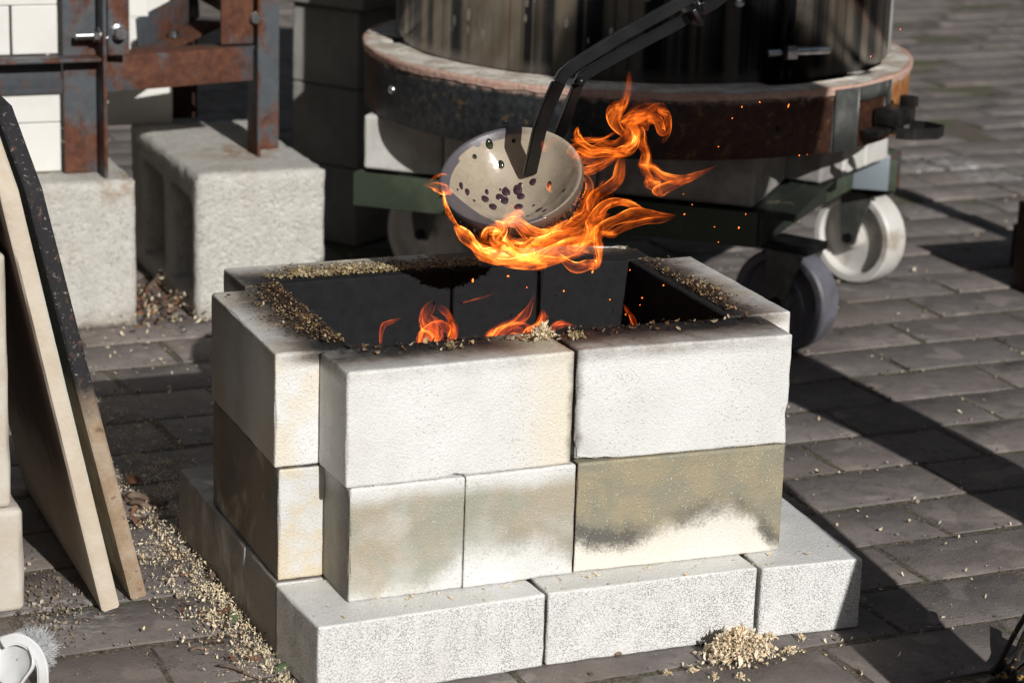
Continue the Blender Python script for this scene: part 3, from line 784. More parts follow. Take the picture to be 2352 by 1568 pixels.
# ------------------------------------------------------------------ flames
def m_flame(name, c_hot, c_mid, c_cool, k):
    t = NT(name); t.n.remove(t.b)
    uv = t.new('ShaderNodeUVMap').outputs[0]; u, v = t.xyz(uv)[:2]
    # two half sheets: each has a bright folded edge and thins out towards the other side
    v2 = t.math('FRACT', t.math('MULTIPLY', v, 2.0)); back = t.math('GREATER_THAN', v, .5)
    wv = t.math('MULTIPLY_ADD', t.math('SUBTRACT', t.noise(t.pos(), 45, 2), .5), .5, v2)
    ridge = t.math('MULTIPLY', t.sm(v2, .0, .13), t.math('ADD', t.math('MULTIPLY', t.sm(wv, .38, .08), .52), t.math('MULTIPLY', t.sm(wv, 1.05, .15), .48)))
    side = t.math('SUBTRACT', 1.0, t.math('MULTIPLY', back, .55))
    st = t.noise(t.vmath('ADD', t.vmath('MULTIPLY', t.comb(u, v2, v), (1.2, 3.4, 1)), t.vmath('MULTIPLY', t.pos(), 10)), 1.5, 4, .55, 1.0)
    streak = t.sm(st, .34, .66, .12, 1.0)
    fade = t.math('MULTIPLY', t.sm(u, 0, .10), t.sm(u, 1.0, .50))
    hole = t.sm(t.noise(t.pos(), 55, 2), .32, .56, .30, 1.0)
    I = t.math('MULTIPLY', t.math('MULTIPLY', t.math('MULTIPLY', ridge, side), streak), t.math('MULTIPLY', fade, hole))
    att = t.new('ShaderNodeAttribute'); att.attribute_type = 'OBJECT'; att.attribute_name = 'heat'
    I = t.math('MULTIPLY', I, att.outputs['Fac'])
    col = t.ramp(t.math('MULTIPLY', I, .9), [(0.0, c_cool), (.35, c_mid), (.95, c_hot)])
    em = t.new('ShaderNodeEmission'); t.L(col, em.inputs[0]); t.L(t.math('MULTIPLY', I, k), em.inputs[1])
    tr = t.new('ShaderNodeBsdfTransparent'); ad = t.new('ShaderNodeAddShader')
    t.L(em.outputs[0], ad.inputs[0]); t.L(tr.outputs[0], ad.inputs[1]); t.L(ad.outputs[0], t.out.inputs[0])
    return t.m
M['flame'] = m_flame('flame_orange', (1.0, .46, .10), (1.0, .23, .022), (.9, .115, .007), 2.6)
M['flame_red'] = m_flame('flame_red', (1.0, .22, .03), (.9, .12, .012), (.7, .06, .006), 1.5)

def zoomp(x, y): return (803.9 + .36623 * x, 201 + .36623 * y)
def cat_rom(P, n):
    P = [P[0]] + P + [P[-1]]; out = []
    for i in range(1, len(P) - 2):
        for k in range(n):
            t_ = k / n; a, b, c, d = P[i - 1], P[i], P[i + 1], P[i + 2]
            out.append(.5 * ((2 * b) + (c - a) * t_ + (2 * a - 5 * b + 4 * c - d) * t_ ** 2 + (-a + 3 * b - 3 * c + d) * t_ ** 3))
    out.append(P[-2]); return out
def tongue(parent, path, width, Y, seed, mat='flame', heat=1.0, depth=.45, y2=None, wr=.17):
    n = 9; P = []
    for i, (x, y) in enumerate(path):
        f = i / (len(path) - 1); yy = Y if y2 is None else Y + (y2 - Y) * f
        P.append(at(*zoomp(x, y), Y=yy + .012 * math.sin(seed * 1.7 + i * 1.3)))
    C = cat_rom(P, n); m = len(C); K = 22; vs = []; fs = []; uvs = []
    W = width * .000250
    rr = random.Random(seed); f1, f2, p1, p2 = rr.uniform(2, 4), rr.uniform(3, 6), rr.uniform(0, 6), rr.uniform(0, 6)
    for i, p in enumerate(C):
        u = i / (m - 1); t_ = (C[min(i + 1, m - 1)] - C[max(i - 1, 0)]).normalized()
        side = t_.cross(Vector((0, 1, 0)) + Vector((.4, 0, 0))).normalized(); dep = t_.cross(side).normalized()
        env = 1.75 * (min(1, u + .015) ** .5) * (max(0, 1 - u) ** .85) * (1 + .22 * math.sin(f1 * u * 3.2 + p1))
        env = max(env, .02)
        for k in range(K):
            a = 2 * math.pi * k / K + .9 * math.sin(u * f2 + p2)
            rad = 1 + wr * math.sin(3 * a + u * 7 + p1) * .6 + wr * .5 * math.sin(5 * a - u * 9 + p2) + .3 * wr * noise.noise(Vector((p.x * 60, p.z * 60, a)))
            vs.append(p + side * (math.cos(a) * W / 2 * env * rad) + dep * (math.sin(a) * W / 2 * depth * env * rad))
            uvs.append((u, k / K))
    for i in range(m - 1):
        for k in range(K): fs.append((i * K + k, i * K + (k + 1) % K, (i + 1) * K + (k + 1) % K, (i + 1) * K + k))
    me = me_from(vs, fs); uvl = me.uv_layers.new(name='UVMap')
    for l in me.loops:
        uvl.data[l.index].uv = uvs[l.vertex_index]
    me.transform(Matrix.Translation(-Vector(parent.location)))
    o = link('flame_tongue', me, M[mat], parent); o['heat'] = heat
    return o
fire = empty('bowl_fire', at(1190, 560, Y=.2), 0, 'orange flames wrapping the underside of the bowl and trailing off to the right', 'fire')
T = [ # path, width, Y, heat
 ([(640, 668), (590, 640), (530, 618), (448, 610)], 52, .20, 1.2), ([(610, 548), (575, 543), (530, 565), (480, 600)], 14, .20, .8),
 ([(780, 930), (960, 1010), (1230, 1020), (1590, 930)], 190, .20, .62), ([(960, 870), (1120, 960), (1350, 970), (1570, 880)], 170, .18, .5), ([(1380, 1010), (1500, 900), (1560, 760), (1640, 600)], 150, .215, .35), ([(1400, 460), (1540, 430), (1680, 380), (1800, 250)], 130, .215, .35), ([(1720, 330), (1800, 200), (1900, 180), (2010, 260)], 150, .235, .3), ([(860, 1010), (1000, 1060), (1200, 1070), (1420, 1060)], 110, .2, .6), ([(1330, 860), (1450, 820), (1540, 820), (1640, 800)], 110, .21, .4),
 ([(585, 640), (598, 720), (625, 800), (680, 880), (740, 960)], 24, .17, 1.5), ([(660, 860), (720, 930), (790, 1000), (860, 1050), (930, 1090)], 60, .17, 1.9),
 ([(760, 960), (850, 1040), (980, 1080), (1050, 1060)], 80, .165, 2.0), ([(905, 850), (950, 880), (930, 950), (1000, 1000), (960, 1060), (870, 1070)], 80, .16, 1.9),
 ([(830, 960), (860, 900), (930, 880), (990, 860), (1000, 930)], 60, .16, 1.5), ([(940, 860), (1000, 820), (1060, 790), (1100, 860)], 60, .14, .8),
 ([(980, 850), (1050, 850), (1130, 910), (1220, 940), (1330, 920), (1400, 880)], 90, .15, 1.3), ([(1000, 960), (1080, 1010), (1180, 1000), (1290, 950), (1380, 930), (1450, 900)], 110, .16, 1.5),
 ([(960, 1040), (1080, 1060), (1200, 1060), (1330, 1020), (1450, 970), (1540, 900)], 110, .18, 1.4), ([(880, 1085), (1000, 1100), (1120, 1090), (1260, 1090), (1400, 1060), (1530, 1010)], 70, .18, 1.2),
 ([(1120, 1040), (1180, 1090), (1220, 1150)], 90, .18, 1.1), ([(1300, 1040), (1380, 1110), (1450, 1125), (1540, 1090), (1570, 1010)], 60, .19, 1.0),
 ([(1500, 1120), (1540, 1110), (1560, 1060), (1540, 960), (1540, 880), (1480, 870)], 60, .19, 1.1), ([(1350, 1000), (1450, 1000), (1540, 1000), (1570, 940)], 90, .2, .9),
 ([(1060, 860), (1180, 920), (1300, 880), (1400, 860), (1500, 880)], 60, .15, 1.0), ([(1440, 1010), (1500, 920), (1530, 850), (1600, 740), (1700, 715), (1780, 760)], 75, .2, .75),
 ([(1500, 960), (1600, 870), (1700, 820), (1800, 790), (1950, 800), (2065, 800)], 70, .2, .9), ([(1560, 900), (1640, 915), (1720, 880), (1850, 840), (1960, 830), (2060, 800)], 44, .2, .8),
 ([(1560, 800), (1620, 740), (1720, 720), (1830, 770), (1950, 800)], 40, .21, .7), ([(1260, 880), (1340, 810), (1430, 760), (1490, 680), (1500, 600), (1440, 520), (1390, 430)], 60, .2, .9),
 ([(1280, 930), (1400, 850), (1470, 800), (1500, 720), (1560, 640), (1600, 560)], 60, .21, .8), ([(1520, 790), (1530, 690), (1600, 640), (1680, 570), (1700, 460), (1720, 400)], 80, .22, .7),
 ([(1370, 440), (1430, 380), (1500, 410), (1600, 400), (1700, 400), (1780, 320)], 70, .21, 1.1), ([(1430, 245), (1425, 300), (1460, 350), (1540, 385), (1640, 400)], 36, .21, 1.1),
 ([(1380, 330), (1480, 330), (1580, 325), (1650, 290), (1720, 270)], 28, .22, .7), ([(1400, 480), (1480, 520), (1600, 470), (1680, 430), (1720, 450)], 50, .22, .8),
 ([(1640, 410), (1740, 390), (1790, 310), (1770, 240), (1710, 230)], 70, .21, 1.2), ([(1720, 300), (1660, 230), (1665, 150), (1720, 90), (1745, 0), (1750, -120)], 75, .23, .8),
 ([(1700, 230), (1760, 190), (1850, 170), (1930, 120), (1990, 130)], 70, .23, .7), ([(1860, 190), (1930, 210), (1960, 280), (1990, 230), (1990, 140)], 60, .23, .7),
 ([(1930, 130), (1990, 180), (1995, 270), (1950, 360)], 44, .23, .6), ([(1800, 240), (1820, 330), (1860, 420), (1860, 520), (1940, 670)], 75, .24, .65),
 ([(1800, 480), (1900, 500), (1960, 550), (2080, 580), (2200, 540), (2330, 480)], 56, .25, .7), ([(1930, 680), (1960, 640), (2080, 590), (2170, 560)], 70, .25, .7),
 ([(1860, 560), (1900, 600), (1920, 640), (1940, 680)], 80, .24, .6), ([(1210, 330), (1220, 390), (1260, 340), (1330, 335)], 26, .17, .5), ([(1240, 590), (1250, 640), (1265, 660)], 26, .17, .6),
 ([(1050, 820), (1040, 790), (1010, 780), (960, 830)], 70, .13, .45)]
for i, (pth, wd, Y, ht) in enumerate(T): tongue(fire, pth, wd, Y - .0, i + 1, 'flame', ht)
pfire = empty('pit_fire', (.25, .22, .10), 0, 'red-orange flames rising from the burning shavings inside the brick pit', 'fire')
T2 = [([(560, 1640), (520, 1520), (480, 1430), (530, 1335)], 110, .2, .8), ([(640, 1600), (640, 1500), (610, 1420), (540, 1360)], 60, .2, .8), ([(430, 1620), (520, 1540), (590, 1500), (680, 1580)], 90, .19, .9),
 ([(190, 1620), (205, 1500), (260, 1470), (345, 1435)], 26, .2, .55), ([(840, 1570), (960, 1500), (1060, 1460), (1120, 1390), (1165, 1275)], 55, .21, 1.1), ([(1100, 1600), (1160, 1520), (1205, 1460), (1212, 1385)], 75, .19, 1.5),
 ([(860, 1590), (980, 1520), (1080, 1510), (1190, 1560)], 80, .2, 1.2), ([(1240, 1590), (1280, 1500), (1340, 1480), (1420, 1495)], 45, .19, 1.1), ([(1800, 1520), (1770, 1440), (1740, 1400), (1712, 1350)], 26, .22, .6), ([(700, 1350), (850, 1310), (950, 1270)], 10, .22, .35)]
for i, (pth, wd, Y, ht) in enumerate(T2): tongue(pfire, pth, wd, Y, i + 70, 'flame_red', ht * 1.6)
# bed of burning shavings
r = np.random.default_rng(5)
pts = [(r.uniform(.07, .46), r.uniform(.12, .36), .077 + .05 * r.random()) for _ in range(1800)]
o = link('pit_shavings', chips_me(pts, .006, .016, .003, 91, 1.4, .4, .9), M['burnt_shavings']); tag(o, 'bed of burning shavings in the bottom of the brick pit', 'shavings', kind='stuff')
# sparks
t = NT('spark_glow'); t.n.remove(t.b); em = t.new('ShaderNodeEmission'); em.inputs[0].default_value = (1, .20, .03, 1); em.inputs[1].default_value = 3.0; t.L(em.outputs[0], t.out.inputs[0]); M['spark'] = t.m
spk = [(1811, 243, 3, 9, .3), (1745, 235, 2, 5, -.8), (1704, 246, 1.2, 5, 0), (1682, 272, 1.5, 3, .5), (1650, 337, 4, 1.5, 0), (1836, 357, 3, 3, 0), (1854, 355, 3, 1, .3), (1713, 492, 2, 3, 0), (1697, 523, 4, 5, .3), (1641, 521, 4, 1.5, .5),
       (1572, 492, 4, 3, -.5), (1570, 446, 3, 1, 0), (1167, 634, 7, 3.5, .2), (1086, 644, 5, 9, 0), (1295, 668, 4, 4, .5), (1361, 624, 4, 7, .3), (1401, 688, 3, 3, 0), (1437, 722, 3, 3, 0), (1524, 655, 4, 3, .3), (1542, 653, 3, 3, 0), (1535, 674, 5, 4, 0), (1475, 684, 4, 3, .2),
       (1447, 620, 3, 2, -.7), (2000, 130, 1, 4, .4), (1210, 660, 2, 3, 0), (1650, 556, 3, 2, 0), (1590, 470, 2, 2, 0), (1508, 752, 3, 1, 0), (1470, 700, 2, 2, 0), (2068, 68, 1, 4, -.4)]
bmS = bmesh.new(); bmesh.ops.create_icosphere(bmS, subdivisions=1, radius=1); spark_me = bm_mesh(bmS); spark_me.materials.append(M['spark'])
random.seed(9)
spk.sort()
ORD = 'first second third fourth fifth sixth seventh eighth ninth tenth eleventh twelfth thirteenth fourteenth fifteenth'.split()
for k, (px, py, a, b, rot) in enumerate(spk):
    o = link('spark', spark_me, None, None, at(px, py, Y=.25 + random.uniform(-.08, .12)), (0, rot, .3)); o.scale = (a * .00026, .0005, b * .00026)
    tag(o, 'tiny orange spark, ' + (ORD[k] + ' from the left' if k < 15 else ORD[29 - k] + ' from the right') + ' of all sparks flying round the fire', 'spark', 'sparks flying round the fire')

# ------------------------------------------------------------------ hollow concrete blocks
def hollow_block(sx, sy, sz, seed, cores):
    """cores: (y0, y1, z0, z1) openings that run through along X"""
    c = .0105; nx, ny, nz = round(sx / c), round(sy / c), round(sz / c)
    dx, dy, dz = sx / nx, sy / ny, sz / nz
    solid = np.ones((nx, ny, nz), bool)
    for (y0, y1, z0, z1) in cores:
        for j in range(ny):
            for k in range(nz):
                if y0 < (j + .5) * dy < y1 and z0 < (k + .5) * dz < z1: solid[:nx - 3, j, k] = False
    idx = {}; vs = []; fs = []
    def v(i, j, k):
        if (i, j, k) not in idx: idx[(i, j, k)] = len(vs); vs.append((i * dx, j * dy, k * dz))
        return idx[(i, j, k)]
    def s(i, j, k): return 0 <= i < nx and 0 <= j < ny and 0 <= k < nz and solid[i, j, k]
    for i in range(nx):
        for j in range(ny):
            for k in range(nz):
                if not solid[i, j, k]: continue
                if not s(i - 1, j, k): fs.append((v(i, j, k), v(i, j, k + 1), v(i, j + 1, k + 1), v(i, j + 1, k)))
                if not s(i + 1, j, k): fs.append((v(i + 1, j, k), v(i + 1, j + 1, k), v(i + 1, j + 1, k + 1), v(i + 1, j, k + 1)))
                if not s(i, j - 1, k): fs.append((v(i, j, k), v(i + 1, j, k), v(i + 1, j, k + 1), v(i, j, k + 1)))
                if not s(i, j + 1, k): fs.append((v(i, j + 1, k), v(i, j + 1, k + 1), v(i + 1, j + 1, k + 1), v(i + 1, j + 1, k)))
                if not s(i, j, k - 1): fs.append((v(i, j, k), v(i, j + 1, k), v(i + 1, j + 1, k), v(i + 1, j, k)))
                if not s(i, j, k + 1): fs.append((v(i, j, k + 1), v(i + 1, j, k + 1), v(i + 1, j + 1, k + 1), v(i, j + 1, k + 1)))
    me = me_from(vs, fs); bm = bmesh.new(); bm.from_mesh(me)

    bm.normal_update(); off = Vector((seed * 2.3, seed, 0))
    for q in bm.verts:
        n = q.normal.copy(); corner = max(abs(n.x), abs(n.y), abs(n.z)) < .9
        a = .0016 * noise.noise((q.co + off) * 70) + .0010 * noise.noise((q.co + off) * 160)
        if corner: a -= .0025 + .0035 * abs(noise.noise((q.co + off) * 38))
        q.co += n * a
    bm.to_mesh(me); bm.free(); return me
cores = ((.035, .150, .035, .17), (.185, .300, .035, .17))
def cblock(x, y, sx, sy, sz, rz, seed, label):
    o = link('concrete_block', hollow_block(sx, sy, sz, seed, cores), M['concrete'], None, (x, y, .0008), (0, 0, math.radians(rz)))
    return tag(o, label, 'block', 'hollow concrete blocks under the steel frame kiln')
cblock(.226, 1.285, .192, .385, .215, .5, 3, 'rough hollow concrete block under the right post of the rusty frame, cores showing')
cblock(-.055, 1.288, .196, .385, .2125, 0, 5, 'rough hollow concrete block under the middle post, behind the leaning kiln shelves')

# ------------------------------------------------------------------ rusty steel frame kiln with white bricks
M['kiln_brick'] = simple('white_insulating_brick', (.72, .705, .665), .8, 0, (.67, .65, .605), 12, .4, 260, .001)
fk = empty('frame_kiln', (.10, 1.35, .2135), 0, 'small kiln of white bricks in a rusty bolted angle-iron frame on concrete blocks', 'kiln')
ZB, ZT = .2150, .62
def angle_v(x, y, wx, wy, z0, z1, t_, sx, sy, nm='post', mat='rust'):
    """vertical angle iron: corner at (x,y), flange wx along sx*X, flange wy along sy*Y"""
    bm = bmesh.new()
    pts = [(0, 0), (sx * wx, 0), (sx * wx, sy * t_), (sx * t_, sy * t_), (sx * t_, sy * wy), (0, sy * wy)]
    lo = [bm.verts.new((x + a, y + b, z0)) for a, b in pts]; hi = [bm.verts.new((x + a, y + b, z1)) for a, b in pts]
    for k in range(6): bm.faces.new((lo[k], lo[(k + 1) % 6], hi[(k + 1) % 6], hi[k]))
    bm.faces.new(lo[::-1]); bm.faces.new(hi); bmesh.ops.recalc_face_normals(bm, faces=bm.faces)
    bmesh.ops.bevel(bm, geom=bm.edges[:], offset=.0012, segments=2, affect='EDGES')
    return put(nm, sharp(bm_mesh(bm), 40), mat, fk)
def fbox(nm, c, d, mat, rot=None, bev=.0014): return put(nm, box_me(Vector(c), d, rot, bev), mat, fk)
# door post: flange facing the yard, web towards it
angle_v(.1040, 1.348, .0515, .0480, ZB, ZT, .0048, -1, -1, 'post')
angle_v(.1090, 1.3135, .0300, .0340, .3845, ZT, .0042, 1, 1, 'post')           # second angle, to the right of the gap
angle_v(.3440, 1.440, .0470, .0560, ZB, ZT, .0050, 1, -1, 'post', 'rust')
fbox('post', (.3165, 1.3995, .50), (.0480, .0050, .2385), 'rust_more')
angle_v(.2900, 1.700, .0480, .0440, ZB, ZT, .005, 1, 1, 'post', 'rust_dark')
angle_v(-.300, 1.348, .050, .048, ZB, ZT, .0048, 1, -1, 'post')
# beam between the posts
fbox('crossbeam', (.2235, 1.372, .3520), (.2400, .0050, .0500), 'rust_more', Matrix.Rotation(math.radians(13.4), 3, 'Z'))
fbox('crossbeam', (.2235, 1.3960, .3745), (.2400, .044, .0045), 'rust_more', Matrix.Rotation(math.radians(13.4), 3, 'Z'))
# door frame: two horizontal angles
fbox('door_rail', (-.100, 1.3300, .3790), (.398, .0420, .0050), 'rust_more')
fbox('door_rail', (-.100, 1.3500, .3560), (.3010, .0048, .040), 'rust')
fbox('door_rail', (-.125, 1.3512, .3370), (.355, .0040, .020), 'rust')
# diagonal brace
fbox('brace', (.2450, 1.515, .4030), (.190, .005, .046), 'rust', Matrix.Rotation(math.radians(48), 3, 'Z') @ Matrix.Rotation(math.radians(-7), 3, 'Y'))
fbox('brace', (.2600, 1.500, .3775), (.190, .052, .005), 'rust_more', Matrix.Rotation(math.radians(48), 3, 'Z') @ Matrix.Rotation(math.radians(-5), 3, 'Y'))
fbox('sheet', (.345, 1.60, .50), (.006, .20, .20), 'rust_dark')
fbox('sheet', (.20, 1.745, .50), (.19, .004, .24), 'rust_dark')
# bricks of the door panel
def kbrick(x0, x1, y, z0, z1, dep=.114):
    me = rough_box(x1 - x0 - .0002, dep, z1 - z0 + .0004, .0018, .03, .0004, 60, int(x0 * 100) + int(z0 * 50))
    me.transform(Matrix.Translation((x0, y, z0))); put('brick', me, 'kiln_brick', fk)
zz = [ZB + .001, .2850, .3360]
kbrick(-.075, .050, 1.356, .2160, .2848); kbrick(-.200, -.0765, 1.356, .2160, .2848)
kbrick(-.16, .050, 1.356, .2862, .3348); kbrick(-.29, -.162, 1.356, .2862, .3348)
kbrick(-.0155, .0475, 1.353, .3825, .4495, .06); kbrick(-.145, -.0185, 1.353, .3825, .4495, .06)
kbrick(-.10, .0475, 1.353, .4507, .515, .06); kbrick(-.22, -.103, 1.353, .4507, .515, .06); kbrick(-.03, .0475, 1.353, .516, .58, .06)
kbrick(.1400, .1520, 1.36, .3830, .58, .09)                                     # lit edge of the body lining
kbrick(.153, .200, 1.452, .4150, .58, .10)
# shaded body wall low behind the beam
kbrick(.06, .176, 1.660, .2160, .2790, .09); kbrick(.177, .2880, 1.660, .2160, .2790, .09); kbrick(.06, .23, 1.660, .2800, .345, .09); kbrick(.231, .2880, 1.660, .2800, .345, .09); kbrick(.06, .2880, 1.660, .346, .41, .09)
for j_ in range(5):
    for i_ in range(3):
        kbrick(-.40 + i_ * .235 + (.0 if j_ % 2 else -.06), -.167 + i_ * .235 + (.0 if j_ % 2 else -.06), 1.44, .60 + j_ * .1155, .7150 + j_ * .1155, .42)
fbox('crossbeam', (-.02, 1.40, .595), (.78, .05, .006), 'rust'); fbox('roof_sheet', (-.04, 1.64, 1.185), (.80, .50, .006), 'rust_dark')
# bolts and nuts
def bolt(c, axis, head=.0105, shaft=.0055, L_=.03, nm='bolt'):
    c = Vector(c); q = Vector(axis).normalized(); rot = q.to_track_quat('Z', 'Y').to_matrix().to_4x4()
    bm = bmesh.new()
    bmesh.ops.create_cone(bm, cap_ends=True, segments=6, radius1=head, radius2=head, depth=.008, matrix=Matrix.Translation(c + q * .0055) @ rot)
    bmesh.ops.create_cone(bm, cap_ends=True, segments=20, radius1=head * 1.25, radius2=head * 1.25, depth=.0018, matrix=Matrix.Translation(c + q * .0010) @ rot)
    bmesh.ops.create_cone(bm, cap_ends=True, segments=16, radius1=shaft, radius2=shaft, depth=L_, matrix=Matrix.Translation(c + q * L_ / 2) @ rot)
    bmesh.ops.bevel(bm, geom=bm.edges[:], offset=.0006, segments=1, affect='EDGES')
    put(nm, sharp(bm_mesh(bm), 30), 'zinc', fk, smooth=False)
bolt((.1235, 1.3130, .4175), (0, -1, 0), .0095, .0085, .020)
bolt((.0985, 1.3180, .4120), (-1, 0, 0), .0095, .0055, .034)
bolt((.1130, 1.3190, .4080), (-1, 0, 0), .004, .004, .012)
bolt((.3440, 1.3930, .4190), (-.3, -1, 0), .0075, .004, .010)
bolt((.2460, 1.486, .3790), (0, 0, 1), .0085, .004, .010)

# ------------------------------------------------------------------ grey block pier behind
M['grey_block'] = simple('weathered_grey_concrete', (.25, .24, .22), .9, 0, (.34, .325, .30), 10, .5, 140, .002)
px0, py0, prz = .586, 1.654, math.radians(33)
PD = .135
pier = empty('block_pier', (px0, py0, 0), prz, 'tall pier of stacked grey concrete blocks with a cap slab, behind the round kiln', 'pier')
for k, z in enumerate((.0, .128, .256)):
    me = rough_box(.24, PD, .127, .004, .03, .001, 30, k, .002); link('block', me, M['grey_block'], pier, (0, 0, z + .001))
link('cap_slab', rough_box(.27, PD + .02, .05, .005, .03, .001, 30, 9, .002), M['grey_block'], pier, (-.012, -.016, .3855))
link('cap_slab', rough_box(.25, PD, .10, .005, .03, .001, 30, 10, .002), M['grey_block'], pier, (-.006, .0, .4365))

# ------------------------------------------------------------------ round kiln on its trolley
ANISO = .0
def m_jacket():
    t = NT('polished_kiln_jacket'); p = t.obj(); x, y, z = t.xyz(p)[:3]
    ang = t.math('ARCTAN2', y, x)
    st = t.noise(t.comb(t.math('MULTIPLY', ang, 9), t.math('MULTIPLY', z, 3), 0), 2.5, 5, .65)
    fine = t.noise(t.comb(t.math('MULTIPLY', ang, 40), t.math('MULTIPLY', z, 5), 0), 3, 3)
    blotch = t.noise(p, 22, 4, .6)
    mirror_bars = t.noise(t.comb(t.math('MULTIPLY', ang, 7), .37, 0), 1.9, 3, .6)  # dark and tan bars: mirrored legs and ground painted into the steel
    col = t.mix(t.sm(mirror_bars, .42, .60), (.030, .034, .045), (.40, .365, .31))
    col = t.mix(t.math('MULTIPLY', t.sm(st, .45, .75), .35), col, (.14, .14, .15))
    col = t.mix(t.math('MULTIPLY', t.sm(blotch, .56, .68), .45), col, (.12, .125, .13))
    low = t.sm(z, .020, .002)  # grey foot: reflection of the pale rim painted into the colour
    col = t.mix(t.math('MULTIPLY', low, .7), col, (.40, .39, .375))
    # white slip drips
    sp = t.vor(t.comb(t.math('MULTIPLY', ang, 14), t.math('MULTIPLY', z, 17), 0), 1.6); spc = t.xyz(t.vor(t.comb(t.math('MULTIPLY', ang, 14), t.math('MULTIPLY', z, 17), 0), 1.6, 'F1', 'Color'))
    zone = t.sm(t.math('ABSOLUTE', t.math('SUBTRACT', ang, -2.42)), .50, .25)
    sp2 = t.math('ADD', sp, t.math('MULTIPLY', t.noise(p, 90, 2), .06))
    dm = t.math('MULTIPLY', t.math('MULTIPLY', t.sm(sp2, .29, .23), t.sm(spc[0], .30, .36)), t.math('MULTIPLY', zone, t.sm(z, .03, .06)))
    rusty = t.math('MULTIPLY', t.sm(t.math('ABSOLUTE', t.math('SUBTRACT', ang, -2.535)), .006, .002), .6)
    col = t.mix(rusty, col, (.22, .09, .04))
    col = t.mix(dm, col, (.75, .74, .72))
    rough = t.mix(t.math('MAXIMUM', dm, t.math('MULTIPLY', low, .6)), t.mix(blotch, (.22, .22, .22), (.30, .30, .30)), (.5, .5, .5))
    wav = t.noise(t.comb(t.math('MULTIPLY', ang, 1.6), 0, t.math('MULTIPLY', z, 1.2)), 3, 2)
    nb = t.bump(wav, .12, .012); nb = t.bump(fine, .03, .001, nb)
    tg = t.new('ShaderNodeTangent'); tg.direction_type = 'RADIAL'; tg.axis = 'Z'
    t.L(tg.outputs[0], t.b.inputs['Tangent']); t.b.inputs['Anisotropic'].default_value = .92; t.b.inputs['Anisotropic Rotation'].default_value = ANISO
    return t.fin(col, rough, nb, t.math('SUBTRACT', .96, t.math('MULTIPLY', dm, .9)))
def m_band():
    t = NT('scorched_steel_band'); p = t.obj(); x, y, z = t.xyz(p)[:3]; ang = t.math('ARCTAN2', y, x)
    q = t.comb(t.math('MULTIPLY', ang, 6), t.math('MULTIPLY', z, 10), 0)
    a = t.noise(q, 3, 6, .7); b = t.noise(p, 90, 4, .7)
    blue = t.mix(t.sm(b, .35, .7), (.014, .0155, .0175), (.045, .049, .053))
    rust = t.ramp(b, [(.3, (.022, .010, .007)), (.6, (.075, .028, .016)), (.8, (.16, .065, .02))])
    f = t.sm(t.math('MULTIPLY_ADD', t.math('SUBTRACT', a, .5), .8, ang), -2.02, -1.80)
    col = t.mix(f, blue, rust)
    yell = t.math('MULTIPLY', t.sm(a, .50, .62), t.sm(t.noise(p, 60, 5, .7), .52, .60))
    col = t.mix(t.math('MULTIPLY', yell, .6), col, (.22, .15, .06))
    org = t.math('MULTIPLY', t.sm(t.math('ADD', ang, t.math('MULTIPLY', a, .12)), -.92, -.84), t.sm(ang, 1.2, 1.0))  # rust brightened to orange here, sunlight put into the colour
    orange = t.ramp(t.noise(p, 50, 5), [(.3, (.16, .05, .02)), (.5, (.46, .19, .06)), (.7, (.55, .30, .13))])
    col = t.mix(org, col, orange)
    chip = t.math('MULTIPLY', t.sm(t.math('ADD', z, t.math('MULTIPLY', t.noise(q, 5, 4), .022)), .084, .094), .9)
    col = t.mix(chip, col, t.mix(b, (.30, .13, .08), (.62, .52, .44)))
    return t.fin(col, .55, t.bump(t.math('ADD', a, b), .6, .0014), t.math('MULTIPLY', t.math('SUBTRACT', 1.0, chip), .35))
M['jacket'] = m_jacket(); M['band'] = m_band()
t = NT('kiln_rim_fibre'); p = t.obj(); a = t.noise(p, 26, 5, .65); b = t.noise(p, 130, 3)
x, y, z = t.xyz(p)[:3]; rr = t.math('SQRT', t.math('ADD', t.math('MULTIPLY', x, x), t.math('MULTIPLY', y, y)))
col = t.mix(t.sm(a, .4, .62), (.74, .70, .62), (.50, .42, .34))
col = t.mix(t.math('MULTIPLY', t.sm(t.noise(p, 60, 4, .7), .54, .64), .6), col, (.30, .22, .17))
col = t.mix(t.math('MULTIPLY', t.sm(t.math('ADD', rr, t.math('MULTIPLY', a, .025)), .404, .412), .9), col, t.mix(b, (.36, .12, .08), (.66, .50, .40)))
t.fin(col, .9, t.bump(t.math('ADD', a, b), .7, .003)); M['rim'] = t.m
KZ = .2970
kiln = empty('raku_kiln', (.883, 1.250, KZ), 0, 'round raku kiln with polished steel jacket on a scorched black and rust band', 'kiln')
def klink(nm, me, mat, loc=(0, 0, 0), parent=kiln, smooth=True): return link(nm, me, M[mat], parent, loc, smooth=smooth)
R0 = .400
M['edge_strip'] = simple('pale_zinc_strip', (.50, .49, .47), .4, .5, (.30, .29, .28), 12, .2, 100)
klink('steel_band', ring_me([(R0 - .006, .0), (R0 - .001, .0), (R0, .001), (R0, .0868), (R0 - .001, .0880), (R0 - .006, .0880)], 160), 'band')
